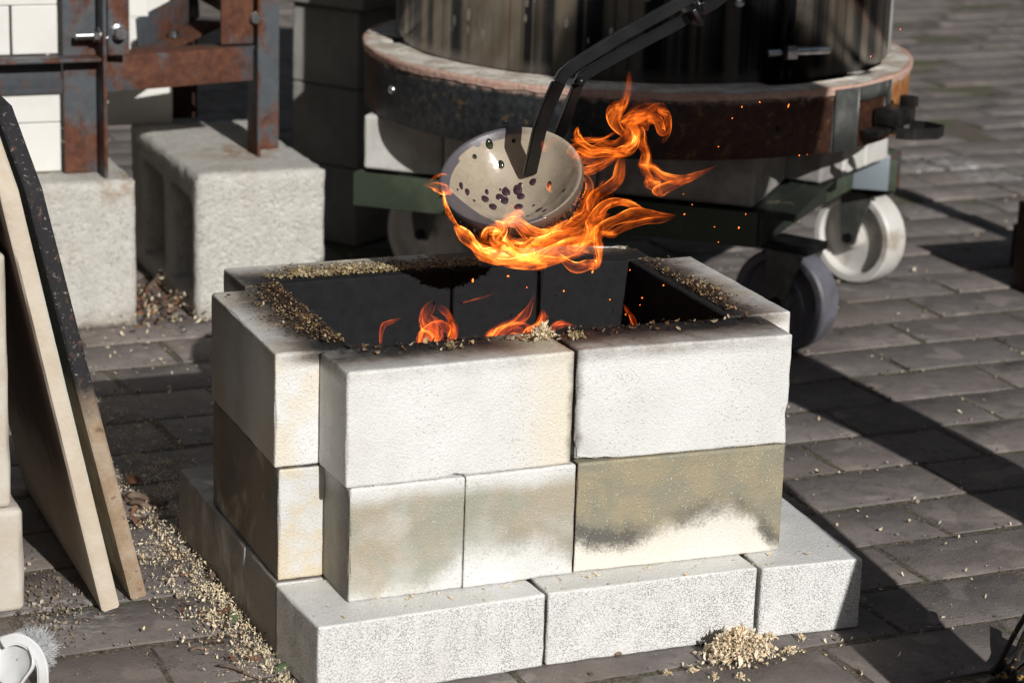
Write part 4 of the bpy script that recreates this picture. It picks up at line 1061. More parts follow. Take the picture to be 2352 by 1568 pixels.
# uneven fibre rim
vs = []; fs = []; n = 220; rad = [.0, .25, .36, .378, .394, .3995, .4035, .4030, .4025]
for i in range(n):
    a = 2 * math.pi * i / n
    for k, q in enumerate(rad):
        e = noise.noise(Vector((math.cos(a) * 6, math.sin(a) * 6, k * .2))); e2 = noise.noise(Vector((math.cos(a) * 26, math.sin(a) * 26, 4)))
        z = .090 + .0016 * e; rq = q
        if k >= 5: rq += .0012 * e2
        if k == 7: z = .0855
        if k == 8: z = .082 - .006 * abs(e2) - .004 * max(0, e)
        vs.append((rq * math.cos(a), rq * math.sin(a), z))
K = len(rad)
for i in range(n):
    for k in range(K - 1): fs.append((i * K + k, i * K + k + 1, ((i + 1) % n) * K + k + 1, ((i + 1) % n) * K + k))
me = me_from(vs, fs); bm = bmesh.new(); bm.from_mesh(me); bmesh.ops.remove_doubles(bm, verts=bm.verts, dist=1e-5); bmesh.ops.recalc_face_normals(bm, faces=bm.faces); bm.to_mesh(me); bm.free()
klink('fibre_rim', me, 'rim')
JC = (.020, .025, .0925); JR = .361
SEAM = -1.455
klink('jacket', ring_me([(JR - .002, 0), (JR, 0), (JR, .80), (JR - .002, .80)], 192, SEAM + .0, SEAM + 2 * math.pi - .006), 'jacket', JC)
klink('jacket_overlap', ring_me([(JR + .0004, .0), (JR + .0016, 0), (JR + .0016, .80), (JR + .0004, .80)], 6, SEAM + .004, SEAM + .05), 'jacket', JC)
klink('seam', ring_me([(JR + .001, .042), (JR + .0042, .042), (JR + .0042, .80), (JR + .001, .80)], 2, SEAM - .010, SEAM + .004), 'black_steel', JC)
for a0_, a1_ in ((-3.52, -3.485), (-.50, -.47)):
    klink('edge_strip', ring_me([(JR + .001, .0), (JR + .005, .0), (JR + .005, .80), (JR + .001, .80)], 2, a0_, a1_), 'edge_strip', JC)
klink('lining', ring_me([(JR - .06, 0), (JR - .004, 0), (JR - .004, .80), (JR - .06, .80)], 96), 'rim', JC)
klink('lid', ring_me([(.001, .80), (JR + .006, .80), (JR + .006, .83), (.001, .84)], 96, closed_profile=False), 'band', JC)
def on_ring(r_, ang, z): return Vector((JC[0] + r_ * math.cos(ang), JC[1] + r_ * math.sin(ang), z))
for (ang, z) in ((-2.34, .205), (-2.00, .207), (-1.65, .200), (-2.85, .205), (-1.32, .215)):
    c = on_ring(JR + .001, ang, z); q = Vector((math.cos(ang), math.sin(ang), 0)); bm = bmesh.new()
    bmesh.ops.create_uvsphere(bm, u_segments=16, v_segments=8, radius=.0075, matrix=Matrix.Translation(c) @ q.to_track_quat('Z', 'Y').to_matrix().to_4x4() @ Matrix.Diagonal((1, 1, .55, 1)))
    klink('rivet', bm_mesh(bm), 'zinc')
# latch: threaded screw with a block, lying across the foot of the seam
u = Vector((-math.sin(SEAM), math.cos(SEAM), 0))
c0 = on_ring(JR + .010, SEAM, .0925 + .040)
bm_pts = [c0 + u * s for s in np.linspace(-.030, .070, 60)]
scr = tube_me(bm_pts, [(.0052 if i % 2 else .0062) for i in range(60)], 12)
klink('latch_screw', scr, 'zinc')
klink('latch_block', box_me(c0 + u * .004, (.020, .016, .018), Matrix.Rotation(SEAM + math.pi / 2, 3, 'Z')), 'zinc')
klink('latch_block', box_me(c0 + u * -.006, (.007, .018, .020), Matrix.Rotation(SEAM + math.pi / 2, 3, 'Z')), 'black_steel')
# bolts on the band, bracket and clamp on the right
for (ang, z, rad_) in ((-3.02, .046, .0065), (-2.18, .050, .005), (-2.45, .036, .003), (-1.5, .04, .004)):
    c = Vector((R0 * math.cos(ang), R0 * math.sin(ang), z)); bm = bmesh.new()
    bmesh.ops.create_uvsphere(bm, u_segments=12, v_segments=8, radius=rad_, matrix=Matrix.Translation(c)); klink('bolt', bm_mesh(bm), 'zinc' if ang < -2.9 else 'black_steel')
M['grey_plate'] = simple('grey_steel_plate', (.10, .105, .10), .5, .5, (.19, .19, .175), 25, .3, 160)
M['clamp'] = simple('dark_cast_clamp', (.03, .03, .03), .38, .7, (.075, .068, .06), 25, .3, 120)
klink('bracket', ring_me([(R0 + .0008, .0), (R0 + .0048, .0), (R0 + .0048, .086), (R0 + .0008, .086)], 8, -1.27, -1.145), 'grey_plate')
klink('bracket', ring_me([(R0 + .0008, .066), (R0 + .0048, .066), (R0 + .0048, .086), (R0 + .0008, .086)], 10, -1.144, -.96), 'grey_plate')
klink('bracket', ring_me([(R0 + .0010, .030), (R0 + .0050, .030), (R0 + .0050, .086), (R0 + .0010, .086)], 4, -.96, -.925), 'grey_plate')
ca_ = -.98; q = Vector((math.cos(ca_), math.sin(ca_), 0)); tq = Vector((-q.y, q.x, 0)); c = Vector((R0 * q.x, R0 * q.y, .020))
rotc = Matrix.Rotation(ca_ + math.pi / 2, 3, 'Z')
klink('clamp', box_me(c + q * .022 + Vector((0, 0, .020)), (.055, .040, .024), rotc, .004), 'clamp')
klink('clamp', box_me(c + q * .016 + Vector((0, 0, .002)) - tq * .02, (.080, .026, .010), rotc, .002), 'clamp')
lp = [c + q * .040 + tq * (-.030), c + q * .062 + tq * (-.022), c + q * .085 + tq * .010, c + q * .080 + tq * .036, c + q * .050 + tq * .042, c + q * .030 + tq * .034]
klink('clamp_loop', bar_me([Vector((a.x, a.y, .022)) for a in lp], .003, .016, Vector((0, 0, 1)), .0008), 'clamp')
klink('clamp_hook', box_me(c + q * .030 + Vector((0, 0, .038)) + tq * .026, (.012, .026, .016), rotc, .003), 'clamp')

# trolley frame, placed by its near corner
N0 = Vector((.905, .884, 0)); UL = Vector((-.763, .647, 0)); UR = Vector((.813, .582, 0)); LL, LR_ = .592, .452
UR = Vector((1.285 - .905, 1.156 - .884, 0)); LR_ = UR.length; UR.normalize()
M['green_paint'] = simple('chipped_green_paint', (.040, .054, .034), .5, 0, (.075, .09, .058), 12, .35, 150, .0008, .45, .7)
M['green_dark'] = simple('worn_green_paint', (.020, .026, .020), .55, 0, (.12, .10, .06), 30, .3, 120, .0008, .6, .75)
M['grey_paint'] = simple('flaking_grey_paint', (.22, .26, .29), .5, .1, (.33, .26, .18), 18, .4, 120, .0008, .60, .72)
trolley = empty('kiln_trolley', (N0.x, N0.y, 0), 0, 'low green angle-iron trolley on white plastic castors, carrying the round kiln', 'trolley')
def tlink(nm, me, mat, parent=trolley, smooth=True):
    me.transform(Matrix.Translation(-Vector(trolley.location))); return link(nm, me, M[mat], parent, smooth=smooth)
def rail(A, B, z, h, th, mat, nm='rail', inset=0):
    d = (B - A); c = (A + B) / 2; rot = Matrix.Rotation(math.atan2(d.y, d.x), 3, 'Z')
    tlink(nm, box_me(Vector((c.x, c.y, z + h / 2)), (d.length, th, h), rot, .0015), mat)
A = N0; Bl = N0 + UL * LL; Br = N0 + UR * LR_; Cc = Bl + UR * LR_
Z0 = .165; H0 = .049
ni = Vector((0, 0, 0))
rail(A, Bl, Z0, H0, .006, 'green_paint')
gr_ = at(1896, 462, Z=Z0); rail(A + UR * .004, Vector((gr_.x, gr_.y, 0)), Z0, H0, .006, 'green_dark')
rail(Bl + UR * .004, Cc, Z0, H0, .006, 'green_paint'); rail(Br, Cc - UR * .004, Z0, H0, .006, 'green_paint')
ins = (UL + UR) * .02
tlink('deck', box_me((A + Bl + Br + Cc) / 4 + Vector((0, 0, Z0 + H0 - .004)), (LL - .012, LR_ - .012, .006), Matrix.Rotation(math.atan2(UL.y, UL.x), 3, 'Z'), 0), 'green_dark')
tlink('underframe', box_me((A + Bl + Br + Cc) / 4 + Vector((0, 0, Z0 + .012)), (LL - .10, .05, .024), Matrix.Rotation(math.atan2(UL.y, UL.x), 3, 'Z')), 'black_steel')
# corner plates
g0, g1, g2, g3 = (at(1893, 463, Z=Z0), at(1953, 431, Z=Z0), at(2034, 437, Z=Z0), at(2058, 427, Z=Z0))
for a_, b_, mt, hh in ((g0, g1, 'green_paint', .050), (g1, g2, 'grey_paint', .056), (g2, g3, 'rust_more', .056)):
    d_ = (b_ - a_); tlink('corner_plate', box_me((a_ + b_) / 2 + Vector((0, -.004, hh / 2)), (d_.length + .003, .005, hh), Matrix.Rotation(math.atan2(d_.y, d_.x), 3, 'Z'), .001), mt)
tlink('corner_plate', box_me((g1 + g3) / 2 + Vector((0, .03, .054)), (.075, .07, .004), Matrix.Rotation(-.1, 3, 'Z')), 'green_paint')
# castors
M['white_plastic'] = simple('white_nylon_wheel', (.64, .62, .58), .42, 0, (.40, .34, .28), 20, .2, 120, .0006, .50, .72)
M['grimy_plastic'] = simple('grimy_nylon_wheel', (.16, .16, .19), .5, 0, (.10, .095, .105), 14, .1, 200, .0004)
def castor(x, y, yaw, mat, tilt=0):
    R_, W_ = .0745, .046
    root = empty('castor', (x, y, 0), 0); root.parent = trolley; root.matrix_parent_inverse = Matrix.Identity(4); root.location = Vector((x, y, 0)) - Vector(trolley.location)
    root.rotation_euler = (0, 0, yaw)
    prof = [(.012, -.010), (.050, -.006), (.057, -.008), (.0610, -W_ / 2), (.070, -W_ / 2), (.0735, -W_ / 2 + .004), (R_, -.004), (R_, .004), (.0735, W_ / 2 - .004), (.070, W_ / 2), (.0610, W_ / 2), (.057, .008), (.050, .006), (.012, .010)]
    me = ring_me(prof, 72); me.transform(Matrix.Rotation(math.pi / 2, 4, 'X')); sharp(me, 30)
    link('wheel', me, M[mat], root, (0, 0, R_ + .0005))
    hub = ring_me([(.001, -.026), (.016, -.026), (.0175, -.022), (.0175, .022), (.016, .026), (.001, .026)], 32, closed_profile=False); hub.transform(Matrix.Rotation(math.pi / 2, 4, 'X'))
    link('hub', hub, M[mat], root, (0, 0, R_))
    for s in (-1, 1):
        bm = bmesh.new(); pts = [(-.012, 0), (.012, 0), (.020, .03), (.040, .082), (-.020, .082), (-.018, .03)]
        f = [bm.verts.new((a, s * .0265, R_ - .008 + b)) for a, b in pts]; g = [bm.verts.new((a, s * .0295, R_ - .008 + b)) for a, b in pts]
        for k in range(6): bm.faces.new((f[k], f[(k + 1) % 6], g[(k + 1) % 6], g[k]))
        bm.faces.new(f); bm.faces.new(g[::-1]); bmesh.ops.recalc_face_normals(bm, faces=bm.faces)
        link('fork', bm_mesh(bm), M['grey_plate'], root, smooth=False)
    link('axle', tube_me([(0, -.034, R_), (0, .034, R_)], .0085, 6), M['black_steel'], root, smooth=False)
    link('fork_plate', box_me(Vector((.008, 0, R_ + .080)), (.075, .058, .012)), M['black_steel'], root)
castor(1.283, 1.250, math.radians(-66), 'white_plastic')
castor(.985, .935, math.radians(-58), 'grimy_plastic')
castor(.640, 1.440, math.radians(-58), 'white_plastic')
castor(.880, 1.62, math.radians(-40), 'white_plastic')
# course of refractory bricks between trolley and kiln
M['slab'] = simple('kiln_base_brick', (.60, .585, .55), .85, 0, (.44, .41, .37), 10, .5, 120, .0015)
M['slab_shaded'] = simple('shaded_kiln_base_brick', (.25, .235, .225), .8, 0, (.40, .375, .35), 16, .5, 90, .0015)  # darker copy of the base brick, shade put into its colour
def slab(A, d, nrm, L_, s0, dep, mat, label, seed, h=.0790):
    me = rough_box(L_, dep, h, .005, .03, .0009, 30, seed, .0022)
    o = link('base_brick', me, M[mat], None, (A + d * s0 + nrm * .008 + Vector((0, 0, .2172))), (0, 0, math.atan2(d.y, d.x)))
    return tag(o, label, 'brick', 'refractory bricks under the round kiln')
nl = Vector((-UL.y, UL.x, 0)); nl = nl if nl.dot(UR) > 0 else -nl
o = None
# left face, brick axes run from left end to near corner
dl = -UL; A0 = Bl
for k, (s0, L_) in enumerate(((.010, .120), (.132, .226), (.360, .224))):
    slab(A0, dl, nl, L_, s0, .20, 'slab' if k < 2 else 'slab_shaded', ['pale base brick with broken top at the left end of the kiln trolley', 'pale base brick under the black band, left of the flames', 'grey base brick at the near corner of the trolley'][k], k + 3)
Ain = N0 + nl * .21 + dl * -.006
dr = UR
for k, (s0, L_) in enumerate(((.0, .075), (.077, .075), (.154, .082))):
    me = rough_box(L_, .30, .079, .005, .03, .0009, 30, 20 + k, .002)
    pos_ = N0 + nl * .008 + UL * .006 + dr * (.205 + s0)
    o = link('base_brick', me, M['slab_shaded' if k < 1 else 'slab'], None, (pos_.x, pos_.y, .2172), (0, 0, math.atan2(dr.y, dr.x)))
    tag(o, ['grey upright base brick on the right side of the trolley, nearest the corner', 'base brick with rust drips in the middle of the right side of the trolley', 'sunlit white base brick at the right end of the trolley'][k], 'brick', 'refractory bricks under the round kiln')

# ------------------------------------------------------------------ kiln shelves and refractory blocks at the left
def m_shelf(name, dark):
    t = NT(name); p = t.pos(); z = t.xyz(p)[2]; a = t.noise(p, 28, 5, .65); b = t.noise(p, 260, 3)
    col = t.mix(t.sm(a, .35, .65), (.56, .47, .36), (.62, .54, .44)) if not dark else t.mix(t.sm(a, .35, .65), (.30, .20, .12), (.42, .33, .24))
    if dark:
        zz_ = t.math('ADD', z, t.math('MULTIPLY', a, .10))
        col = t.mix(t.sm(zz_, .235, .30), col, (.018, .016, .018))
        col = t.mix(t.math('MULTIPLY', t.sm(t.noise(p, 110, 4), .6, .68), .6), col, (.10, .05, .03))
        col = t.mix(t.math('MULTIPLY', t.sm(t.noise(p, 240, 3, .7), .60, .68), .5), col, (.40, .36, .33))
    else:
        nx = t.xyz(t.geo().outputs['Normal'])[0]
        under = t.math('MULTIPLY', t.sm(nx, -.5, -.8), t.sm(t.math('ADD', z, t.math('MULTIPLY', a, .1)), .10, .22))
        col = t.mix(under, col, (.10, .065, .05))  # leaning underside darkened, its shade is in the colour
        top = t.sm(nx, .5, .8); col = t.mix(top, col, (.66, .70, .60))  # upper face set paler, its sunlight is in the colour
    return t.fin(col, .85, t.bump(t.math('ADD', a, b), .5, .0014))
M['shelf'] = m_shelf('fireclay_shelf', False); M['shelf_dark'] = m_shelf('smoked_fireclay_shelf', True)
def shelf(x, y, th, lean, mat, label, H, D, cut, seed):
    pts = [(0, 0), (D, 0), (D, H), (cut, H), (0, H - cut * 1.2)]
    # finely divided outline so that the edge can be chipped
    out = []
    for (a, b), (c, d) in zip(pts, pts[1:] + pts[:1]):
        n = max(2, int(math.hypot(c - a, d - b) / .012))
        for i in range(n): out.append((a + (c - a) * i / n, b + (d - b) * i / n))
    bm = bmesh.new(); L0 = []; 
    layers = [(0, .0022), (.0022, 0), (th - .0022, 0), (th, .0022)]
    cx, cz = D / 2, H / 2
    for (tx_, ins_) in layers:
        row = []
        for i, (a, b) in enumerate(out):
            e = .0009 * noise.noise(Vector((a * 60 + seed, b * 60, tx_ * 200))) 
            f = 1 - (ins_ + .0006 + e) / max(.05, math.hypot(a - cx, b - cz))
            row.append(bm.verts.new((tx_, cx + (a - cx) * f, cz + (b - cz) * f)))
        L0.append(row)
    n = len(out)
    for r0, r1 in zip(L0, L0[1:]):
        for k in range(n): bm.faces.new((r0[k], r0[(k + 1) % n], r1[(k + 1) % n], r1[k]))
    bm.faces.new(L0[0][::-1]); bm.faces.new(L0[-1]); bmesh.ops.recalc_face_normals(bm, faces=bm.faces)
    o = link('kiln_shelf', sharp(bm_mesh(bm), 40), M[mat], None, (x, y, .002), (0, -math.radians(lean), 0))
    return tag(o, label, 'kiln shelf', 'kiln shelves leaning at the left')
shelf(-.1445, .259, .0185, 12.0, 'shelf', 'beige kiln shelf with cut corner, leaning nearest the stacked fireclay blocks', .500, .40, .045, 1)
shelf(-.1095, .280, .0165, 12.9, 'shelf_dark', 'kiln shelf blackened on its upper half, right of the beige one', .515, .36, .060, 5)
M['fireclay'] = simple('fireclay_block', (.52, .455, .37), .88, 0, (.60, .55, .48), 16, .5, 200, .0014)
def fblock(x, y, z, sx, sy, sz, rz, label, seed):
    o = link('fireclay_block', rough_box(sx, sy, sz, .006, .02, .0012, 30, seed, .003), M['fireclay'], None, (x, y, z), (0, 0, math.radians(rz)))
    return tag(o, label, 'block', 'fireclay blocks stacked at the left edge')
fblock(-.416, .2840, .001, .200, .20, .110, 1, 'short fireclay block at the bottom of the stack on the left edge', 1)
fblock(-.4265, .2865, .1115, .200, .19, .26, 1, 'tall fireclay block standing on the short one at the left edge', 2)
fblock(-.4350, .2865, .3725, .200, .19, .14, 1, 'fireclay block on top of the left stack behind the shelf corners', 3)

# ------------------------------------------------------------------ white brush at the lower left
M['brush_plastic'] = simple('white_brush_plastic', (.70, .70, .70), .30, 0, (.64, .63, .61), 30, .05, 200, .0003)
M['bristle'] = simple('white_nylon_bristle', (.50, .51, .52), .4, 0)
H1 = at(62, 1508, Z=.030)
brush = empty('scrubbing_brush', (H1.x, H1.y, 0), 0, 'white plastic brush with a fan of frayed bristles on the near left pavers', 'brush')
def bput(nm, me, mat): me.transform(Matrix.Translation(-Vector(brush.location))); return link(nm, me, M[mat], brush)
r_ = CAM_R @ Vector((1, 0, 0)); u_ = CAM_R @ Vector((0, 1, 0)); f_ = CAM_R @ Vector((0, 0, 1))
def lp_(px, py, d): return at(px, py, Z=.030) if d is None else (CAM_P + (at(px, py, Z=.030) - CAM_P).normalized() * ((H1 - CAM_P).length + d))
hc = lp_(31, 1514, 0.0)
cup_n = (f_ * .80 + r_ * -.38 + u_ * .10).normalized()
ax1 = (r_ - cup_n * r_.dot(cup_n)).normalized(); ax2 = cup_n.cross(ax1)
rings_ = [(q * .70, d * .8) for q, d in ((.001, -.0065), (.012, -.0060), (.024, -.0035), (.0295, .0000), (.0310, .0042), (.0322, .0045), (.0328, .0), (.030, -.006), (.020, -.011), (.001, -.012))]
vs = []; fs = []; n = 40
for i in range(n):
    a = 2 * math.pi * i / n; sq = 1 + .06 * math.cos(5 * a + .6)
    for (q, d) in rings_: vs.append(hc + ax1 * (q * sq * math.cos(a) * 1.02) + ax2 * (q * sq * math.sin(a) * 1.12) + cup_n * d)
K = len(rings_)
for i in range(n):
    for k in range(K - 1): fs.append((i * K + k, ((i + 1) % n) * K + k, ((i + 1) % n) * K + k + 1, i * K + k + 1))
bput('brush_head', me_from(vs, fs), 'brush_plastic')
hp = [lp_(4, 1478, -.006), lp_(20, 1470, -.008), lp_(42, 1467, -.010), lp_(66, 1477, -.011), lp_(86, 1499, -.012), lp_(97, 1528, -.012), lp_(99, 1556, -.010), lp_(99, 1600, -.004), lp_(98, 1680, .0)]
hp = cat_rom(hp, 5)
bput('handle', bar_me(hp, .0105, .0050, f_, .0018), 'brush_plastic')
r = np.random.default_rng(33); vs = []; fs = []
bc = lp_(74, 1496, .016)
for _ in range(1500):
    a = r.uniform(-.75, 2.35) if r.random() < .93 else r.uniform(0, 6.28)
    st = .001 + .010 * r.random(); L_ = r.uniform(.006, .0155) * (1.0 if r.random() < .9 else 1.25)
    d = (r_ * math.cos(a) + u_ * math.sin(a) + f_ * r.normal() * .28).normalized()
    side_ = (u_ * math.cos(a) - r_ * math.sin(a)) * (r.normal() * .55 + .25) + f_ * r.normal() * .3
    p0 = bc + (r_ * math.cos(a) + u_ * math.sin(a)) * st + f_ * r.uniform(-.008, .010)
    pts = [p0 + d * (L_ * s) + side_ * (L_ * s * s * .6) for s in (0, .25, .5, .75, 1.0)]
    wv = (d.cross(f_)).normalized() * .00019; wf = f_ * .00019
    b0 = len(vs)
    for p_ in pts: vs += [p_ - wv, p_ + wf, p_ + wv]
    for i in range(4):
        for (q0, q1) in ((0, 1), (1, 2)): fs.append((b0 + 3 * i + q0, b0 + 3 * i + q1, b0 + 3 * i + 3 + q1, b0 + 3 * i + 3 + q0))
o = bput('bristles', me_from(vs, fs), 'bristle'); o['kind'] = 'stuff'

# ------------------------------------------------------------------ scorched wire basket at the lower right corner
t = NT('scorched_wire'); p = t.pos(); a = t.noise(p, 130, 3, .6)
t.fin(t.mix(t.sm(a, .60, .66), (.012, .009, .008), (.42, .24, .03)), .7, t.bump(t.noise(p, 300, 3), .6, .001)); M['scorched'] = t.m
bk = empty('wire_basket', (.70, -.20, 0), 0, 'blackened wire basket with yellow rust flecks, cut off by the lower right corner', 'basket')
def kput(nm, pts, rad): me = tube_me(pts, rad, 8); me.transform(Matrix.Translation(-Vector(bk.location))); return link(nm, me, M['scorched'], bk)
def pt(px, py, z): return at(px, py, Z=z)
kput('handle', [pt(2283, 1543, .010), pt(2300, 1512, .022), pt(2330, 1455, .048), pt(2358, 1408, .070), pt(2400, 1360, .09)], .0027)
kput('rim_wire', [pt(2280, 1543, .008), pt(2300, 1528, .010), pt(2326, 1512, .014), pt(2352, 1484, .02), pt(2390, 1450, .03)], .0042)
kput('rim_wire', [pt(2272, 1575, .004), pt(2300, 1556, .006), pt(2332, 1530, .010), pt(2352, 1512, .014), pt(2400, 1480, .02)], .0052)
kput('rib_wire', [pt(2335, 1520, .014), pt(2345, 1480, .020), pt(2356, 1455, .024), pt(2372, 1430, .03)], .0040)
kput('rib_wire', [pt(2308, 1525, .012), pt(2312, 1548, .006), pt(2316, 1580, .004)], .0024)
kput('rib_wire', [pt(2300, 1568, .004), pt(2336, 1560, .006), pt(2370, 1530, .012), pt(2410, 1500, .02)], .0065)
kput('rib_wire', [pt(2320, 1590, .004), pt(2350, 1580, .006), pt(2400, 1560, .012)], .0060)
kput('rib_wire', [pt(2330, 1545, .008), pt(2352, 1560, .006), pt(2372, 1590, .004)], .0050)

# ------------------------------------------------------------------ rusty stand at the right edge
st = empty('steel_stand', (1.64, 1.20, 0), 0, 'rusty steel stand foot just entering at the right edge', 'stand')
def sput(nm, me, mat='rust_more'): me.transform(Matrix.Translation(-Vector(st.location))); return link(nm, me, M[mat], st)
sput('foot', box_me(Vector((1.700, 1.255, .036)), (.235, .05, .070), Matrix.Rotation(.05, 3, 'Z')), 'rust_dark')
sput('base_box', box_me(Vector((1.76, 1.03, .070)), (.50, .26, .139), Matrix.Rotation(.02, 3, 'Z')), 'rust_dark')
sput('post', box_me(Vector((1.722, 1.00, .425)), (.045, .045, .57)), 'rust_more')

# ------------------------------------------------------------------ people just outside the frame (their shadows and reflections are in it)
M['denim'] = simple('dark_blue_denim', (.018, .024, .045), .9, 0, (.03, .038, .065), 60, .4, 500, .0006)
M['jacket_cloth'] = simple('black_work_jacket', (.016, .016, .018), .85, 0, (.03, .03, .033), 40, .4, 300, .0008)
M['skin'] = simple('skin', (.50, .30, .21), .5, 0, (.56, .35, .26), 30, .15, 200, .0004)
M['boot'] = simple('brown_leather_boot', (.05, .03, .02), .55, 0, (.09, .05, .03), 30, .3, 160)
M['hair'] = simple('dark_hair', (.02, .014, .010), .6, 0, (.045, .03, .02), 90, .6, 250, .001)
M['glove'] = simple('leather_glove', (.36, .27, .17), .75, 0, (.45, .36, .25), 30, .4, 160)
def skin_mesh(nodes, edges, root=0, sub=2):
    """one continuous surface grown round a skeleton; nodes: (x, y, z, rx, ry)"""
    me = bpy.data.meshes.new('body'); me.from_pydata([n[:3] for n in nodes], edges, [])
    o = bpy.data.objects.new('body_tmp', me); COL.objects.link(o)
    sk = o.modifiers.new('skin', 'SKIN'); sk.use_smooth_shade = True
    lay = me.skin_vertices[0].data
    for i, n in enumerate(nodes): lay[i].radius = (n[3], n[4]); lay[i].use_root = (i == root)
    ss = o.modifiers.new('sub', 'SUBSURF'); ss.levels = sub; ss.render_levels = sub
    dg = bpy.context.evaluated_depsgraph_get(); dg.update()
    m2 = bpy.data.meshes.new_from_object(o.evaluated_get(dg)); bpy.data.objects.remove(o); bpy.data.meshes.remove(me)
    m2.materials.clear(); return m2
def hand_me(wr, dirv, palm_n, curl=.9, s=1.0):
    d = Vector(dirv).normalized(); n = (Vector(palm_n) - d * Vector(palm_n).dot(d)).normalized(); sd_ = d.cross(n)
    nodes = [(*wr, .026 * s, .020 * s), (*(Vector(wr) + d * .05 * s), .036 * s, .018 * s), (*(Vector(wr) + d * .085 * s), .034 * s, .015 * s)]; edges = [(0, 1), (1, 2)]
    for k, (off, ln) in enumerate(((-.030, .070), (-.010, .080), (.011, .075), (.031, .060))):
        p = Vector(wr) + d * .080 * s + sd_ * off * s; q = d; prev = 2; a = 0
        for j in range(4):
            nodes.append((*p, .0088 * s, .0088 * s)); edges.append((prev, len(nodes) - 1)); prev = len(nodes) - 1
            a += curl * (.55 if j == 0 else 1); q = (d * math.cos(a) + n * math.sin(a)); p = p + q * ln * s / 2.6
    p = Vector(wr) + d * .03 * s - sd_ * .03 * s; prev = 1
    for j in range(3):
        nodes.append((*p, .0105 * s, .0105 * s)); edges.append((prev, len(nodes) - 1)); prev = len(nodes) - 1
        p = p + (d * .5 - sd_ * .4 + n * .7).normalized() * .030 * s
    return skin_mesh(nodes, edges, 0, 1)
def person(label, J, look, hat=False):
    """J: joint positions; one clothed body surface, with head, hair, hands and boots as its children"""
    hip = Vector(J['hip']); ch = Vector(J['chest']); nk = Vector(J['neck']); hd = Vector(J['head'])
    nodes = []; edges = []
    def N(p, a, b=None): nodes.append((*Vector(p), a, b or a)); return len(nodes) - 1
    right = Vector(J['right']).normalized()
    h = N(hip - Vector((0, 0, .04)), .20, .17); w1_ = N(hip.lerp(ch, .45), .19, .15); c = N(ch, .20, .15); u1 = N(ch.lerp(nk, .6), .13, .09); k = N(nk, .06)
    edges += [(h, w1_), (w1_, c), (c, u1), (u1, k)]; n_up = None
    for s in ('r', 'l'):
        sh = N(J['sh' + s], .068); el = N(J['el' + s], .050); wr = N(J['wr' + s], .034); m_ = N(Vector(J['sh' + s]).lerp(Vector(J['el' + s]), .5), .055)
        edges += [(u1, sh), (sh, m_), (m_, el), (el, wr)]
    body = skin_mesh(nodes, edges, 0, 2)
    root = empty('person', (hip.x, hip.y, 0), 0, label, 'person', 'people standing round the fire'); off = Matrix.Translation(-Vector(root.location))
    def P_(nm, me, mat): me.transform(off); return link(nm, me, M[mat], root)
    P_('upper_body', body, 'jacket_cloth')
    nodes = []; edges = []; h = N(hip + Vector((0, 0, .03)), .155, .125); cr = N(hip - Vector((0, 0, .07)), .13, .12); edges.append((h, cr))
    for s in ('r', 'l'):
        th = N(J['th' + s], .098, .098); kn = N(J['kn' + s], .068); cf = N(Vector(J['kn' + s]).lerp(Vector(J['an' + s]), .35), .066); an = N(J['an' + s], .058)
        md = N(Vector(J['th' + s]).lerp(Vector(J['kn' + s]), .5), .084); edges += [(cr, th), (th, md), (md, kn), (kn, cf), (cf, an)]
    P_('trousers', skin_mesh(nodes, edges, 0, 2), 'denim')
    lk = Vector(look).normalized(); up = (hd - nk).normalized(); rt = lk.cross(up).normalized(); lk = up.cross(rt).normalized()
    bm = bmesh.new(); bmesh.ops.create_uvsphere(bm, u_segments=32, v_segments=24, radius=1)
    for v in bm.verts:
        x, y, z = v.co; fz = max(0, y)
        sx_ = .077 * (1 - .22 * max(0, -z)); sy_ = .096 * (1 - .12 * max(0, -z))
        px_ = x * sx_; py__ = y * sy_; pz = z * .118
        nose = math.exp(-((x / .16) ** 2 + ((z + .12) / .20) ** 2)) * (y > 0); py__ += nose * .024
        eye = sum(math.exp(-(((x - e) / .13) ** 2 + ((z - .06) / .10) ** 2)) for e in (-.38, .38)) * (y > 0); py__ -= eye * .010
        mouth = math.exp(-((x / .26) ** 2 + ((z + .48) / .07) ** 2)) * (y > 0); py__ -= mouth * .005
        chin = math.exp(-((x / .3) ** 2 + ((z + .82) / .2) ** 2)) * (y > 0); py__ += chin * .012
        v.co = hd + rt * px_ + lk * py__ + up * pz
    P_('head', bm_mesh(bm), 'skin')
    for s in (-1, 1):
        bm = bmesh.new(); bmesh.ops.create_uvsphere(bm, u_segments=14, v_segments=10, radius=1)
        for v in bm.verts: v.co = hd + rt * (s * .076 + v.co.x * .010) + lk * (v.co.y * .019) + up * (v.co.z * .031)
        P_('ear', bm_mesh(bm), 'skin')
        bm = bmesh.new(); bmesh.ops.create_uvsphere(bm, u_segments=12, v_segments=10, radius=.011, matrix=Matrix.Translation(hd + rt * s * .030 + lk * .079 + up * .008))
        P_('eye', bm_mesh(bm), 'brush_plastic')
    bm = bmesh.new(); bmesh.ops.create_uvsphere(bm, u_segments=36, v_segments=24, radius=1)
    for v in bm.verts:
        x, y, z = v.co; front = max(0, y) * max(0, .55 - z) * 1.2
        k_ = 1.12 + .05 * noise.noise(v.co * 5) - front * .9
        v.co = hd + rt * x * .080 * k_ + lk * (y * .098 * k_ - .008) + up * (max(z, -.55) * .121 * k_ + .004)
    P_('hair', bm_mesh(bm), 'hair')
    P_('neck', tube_me([nk - up * .05, nk, hd - up * .05 - lk * .01], [.062, .054, .052], 20), 'skin')
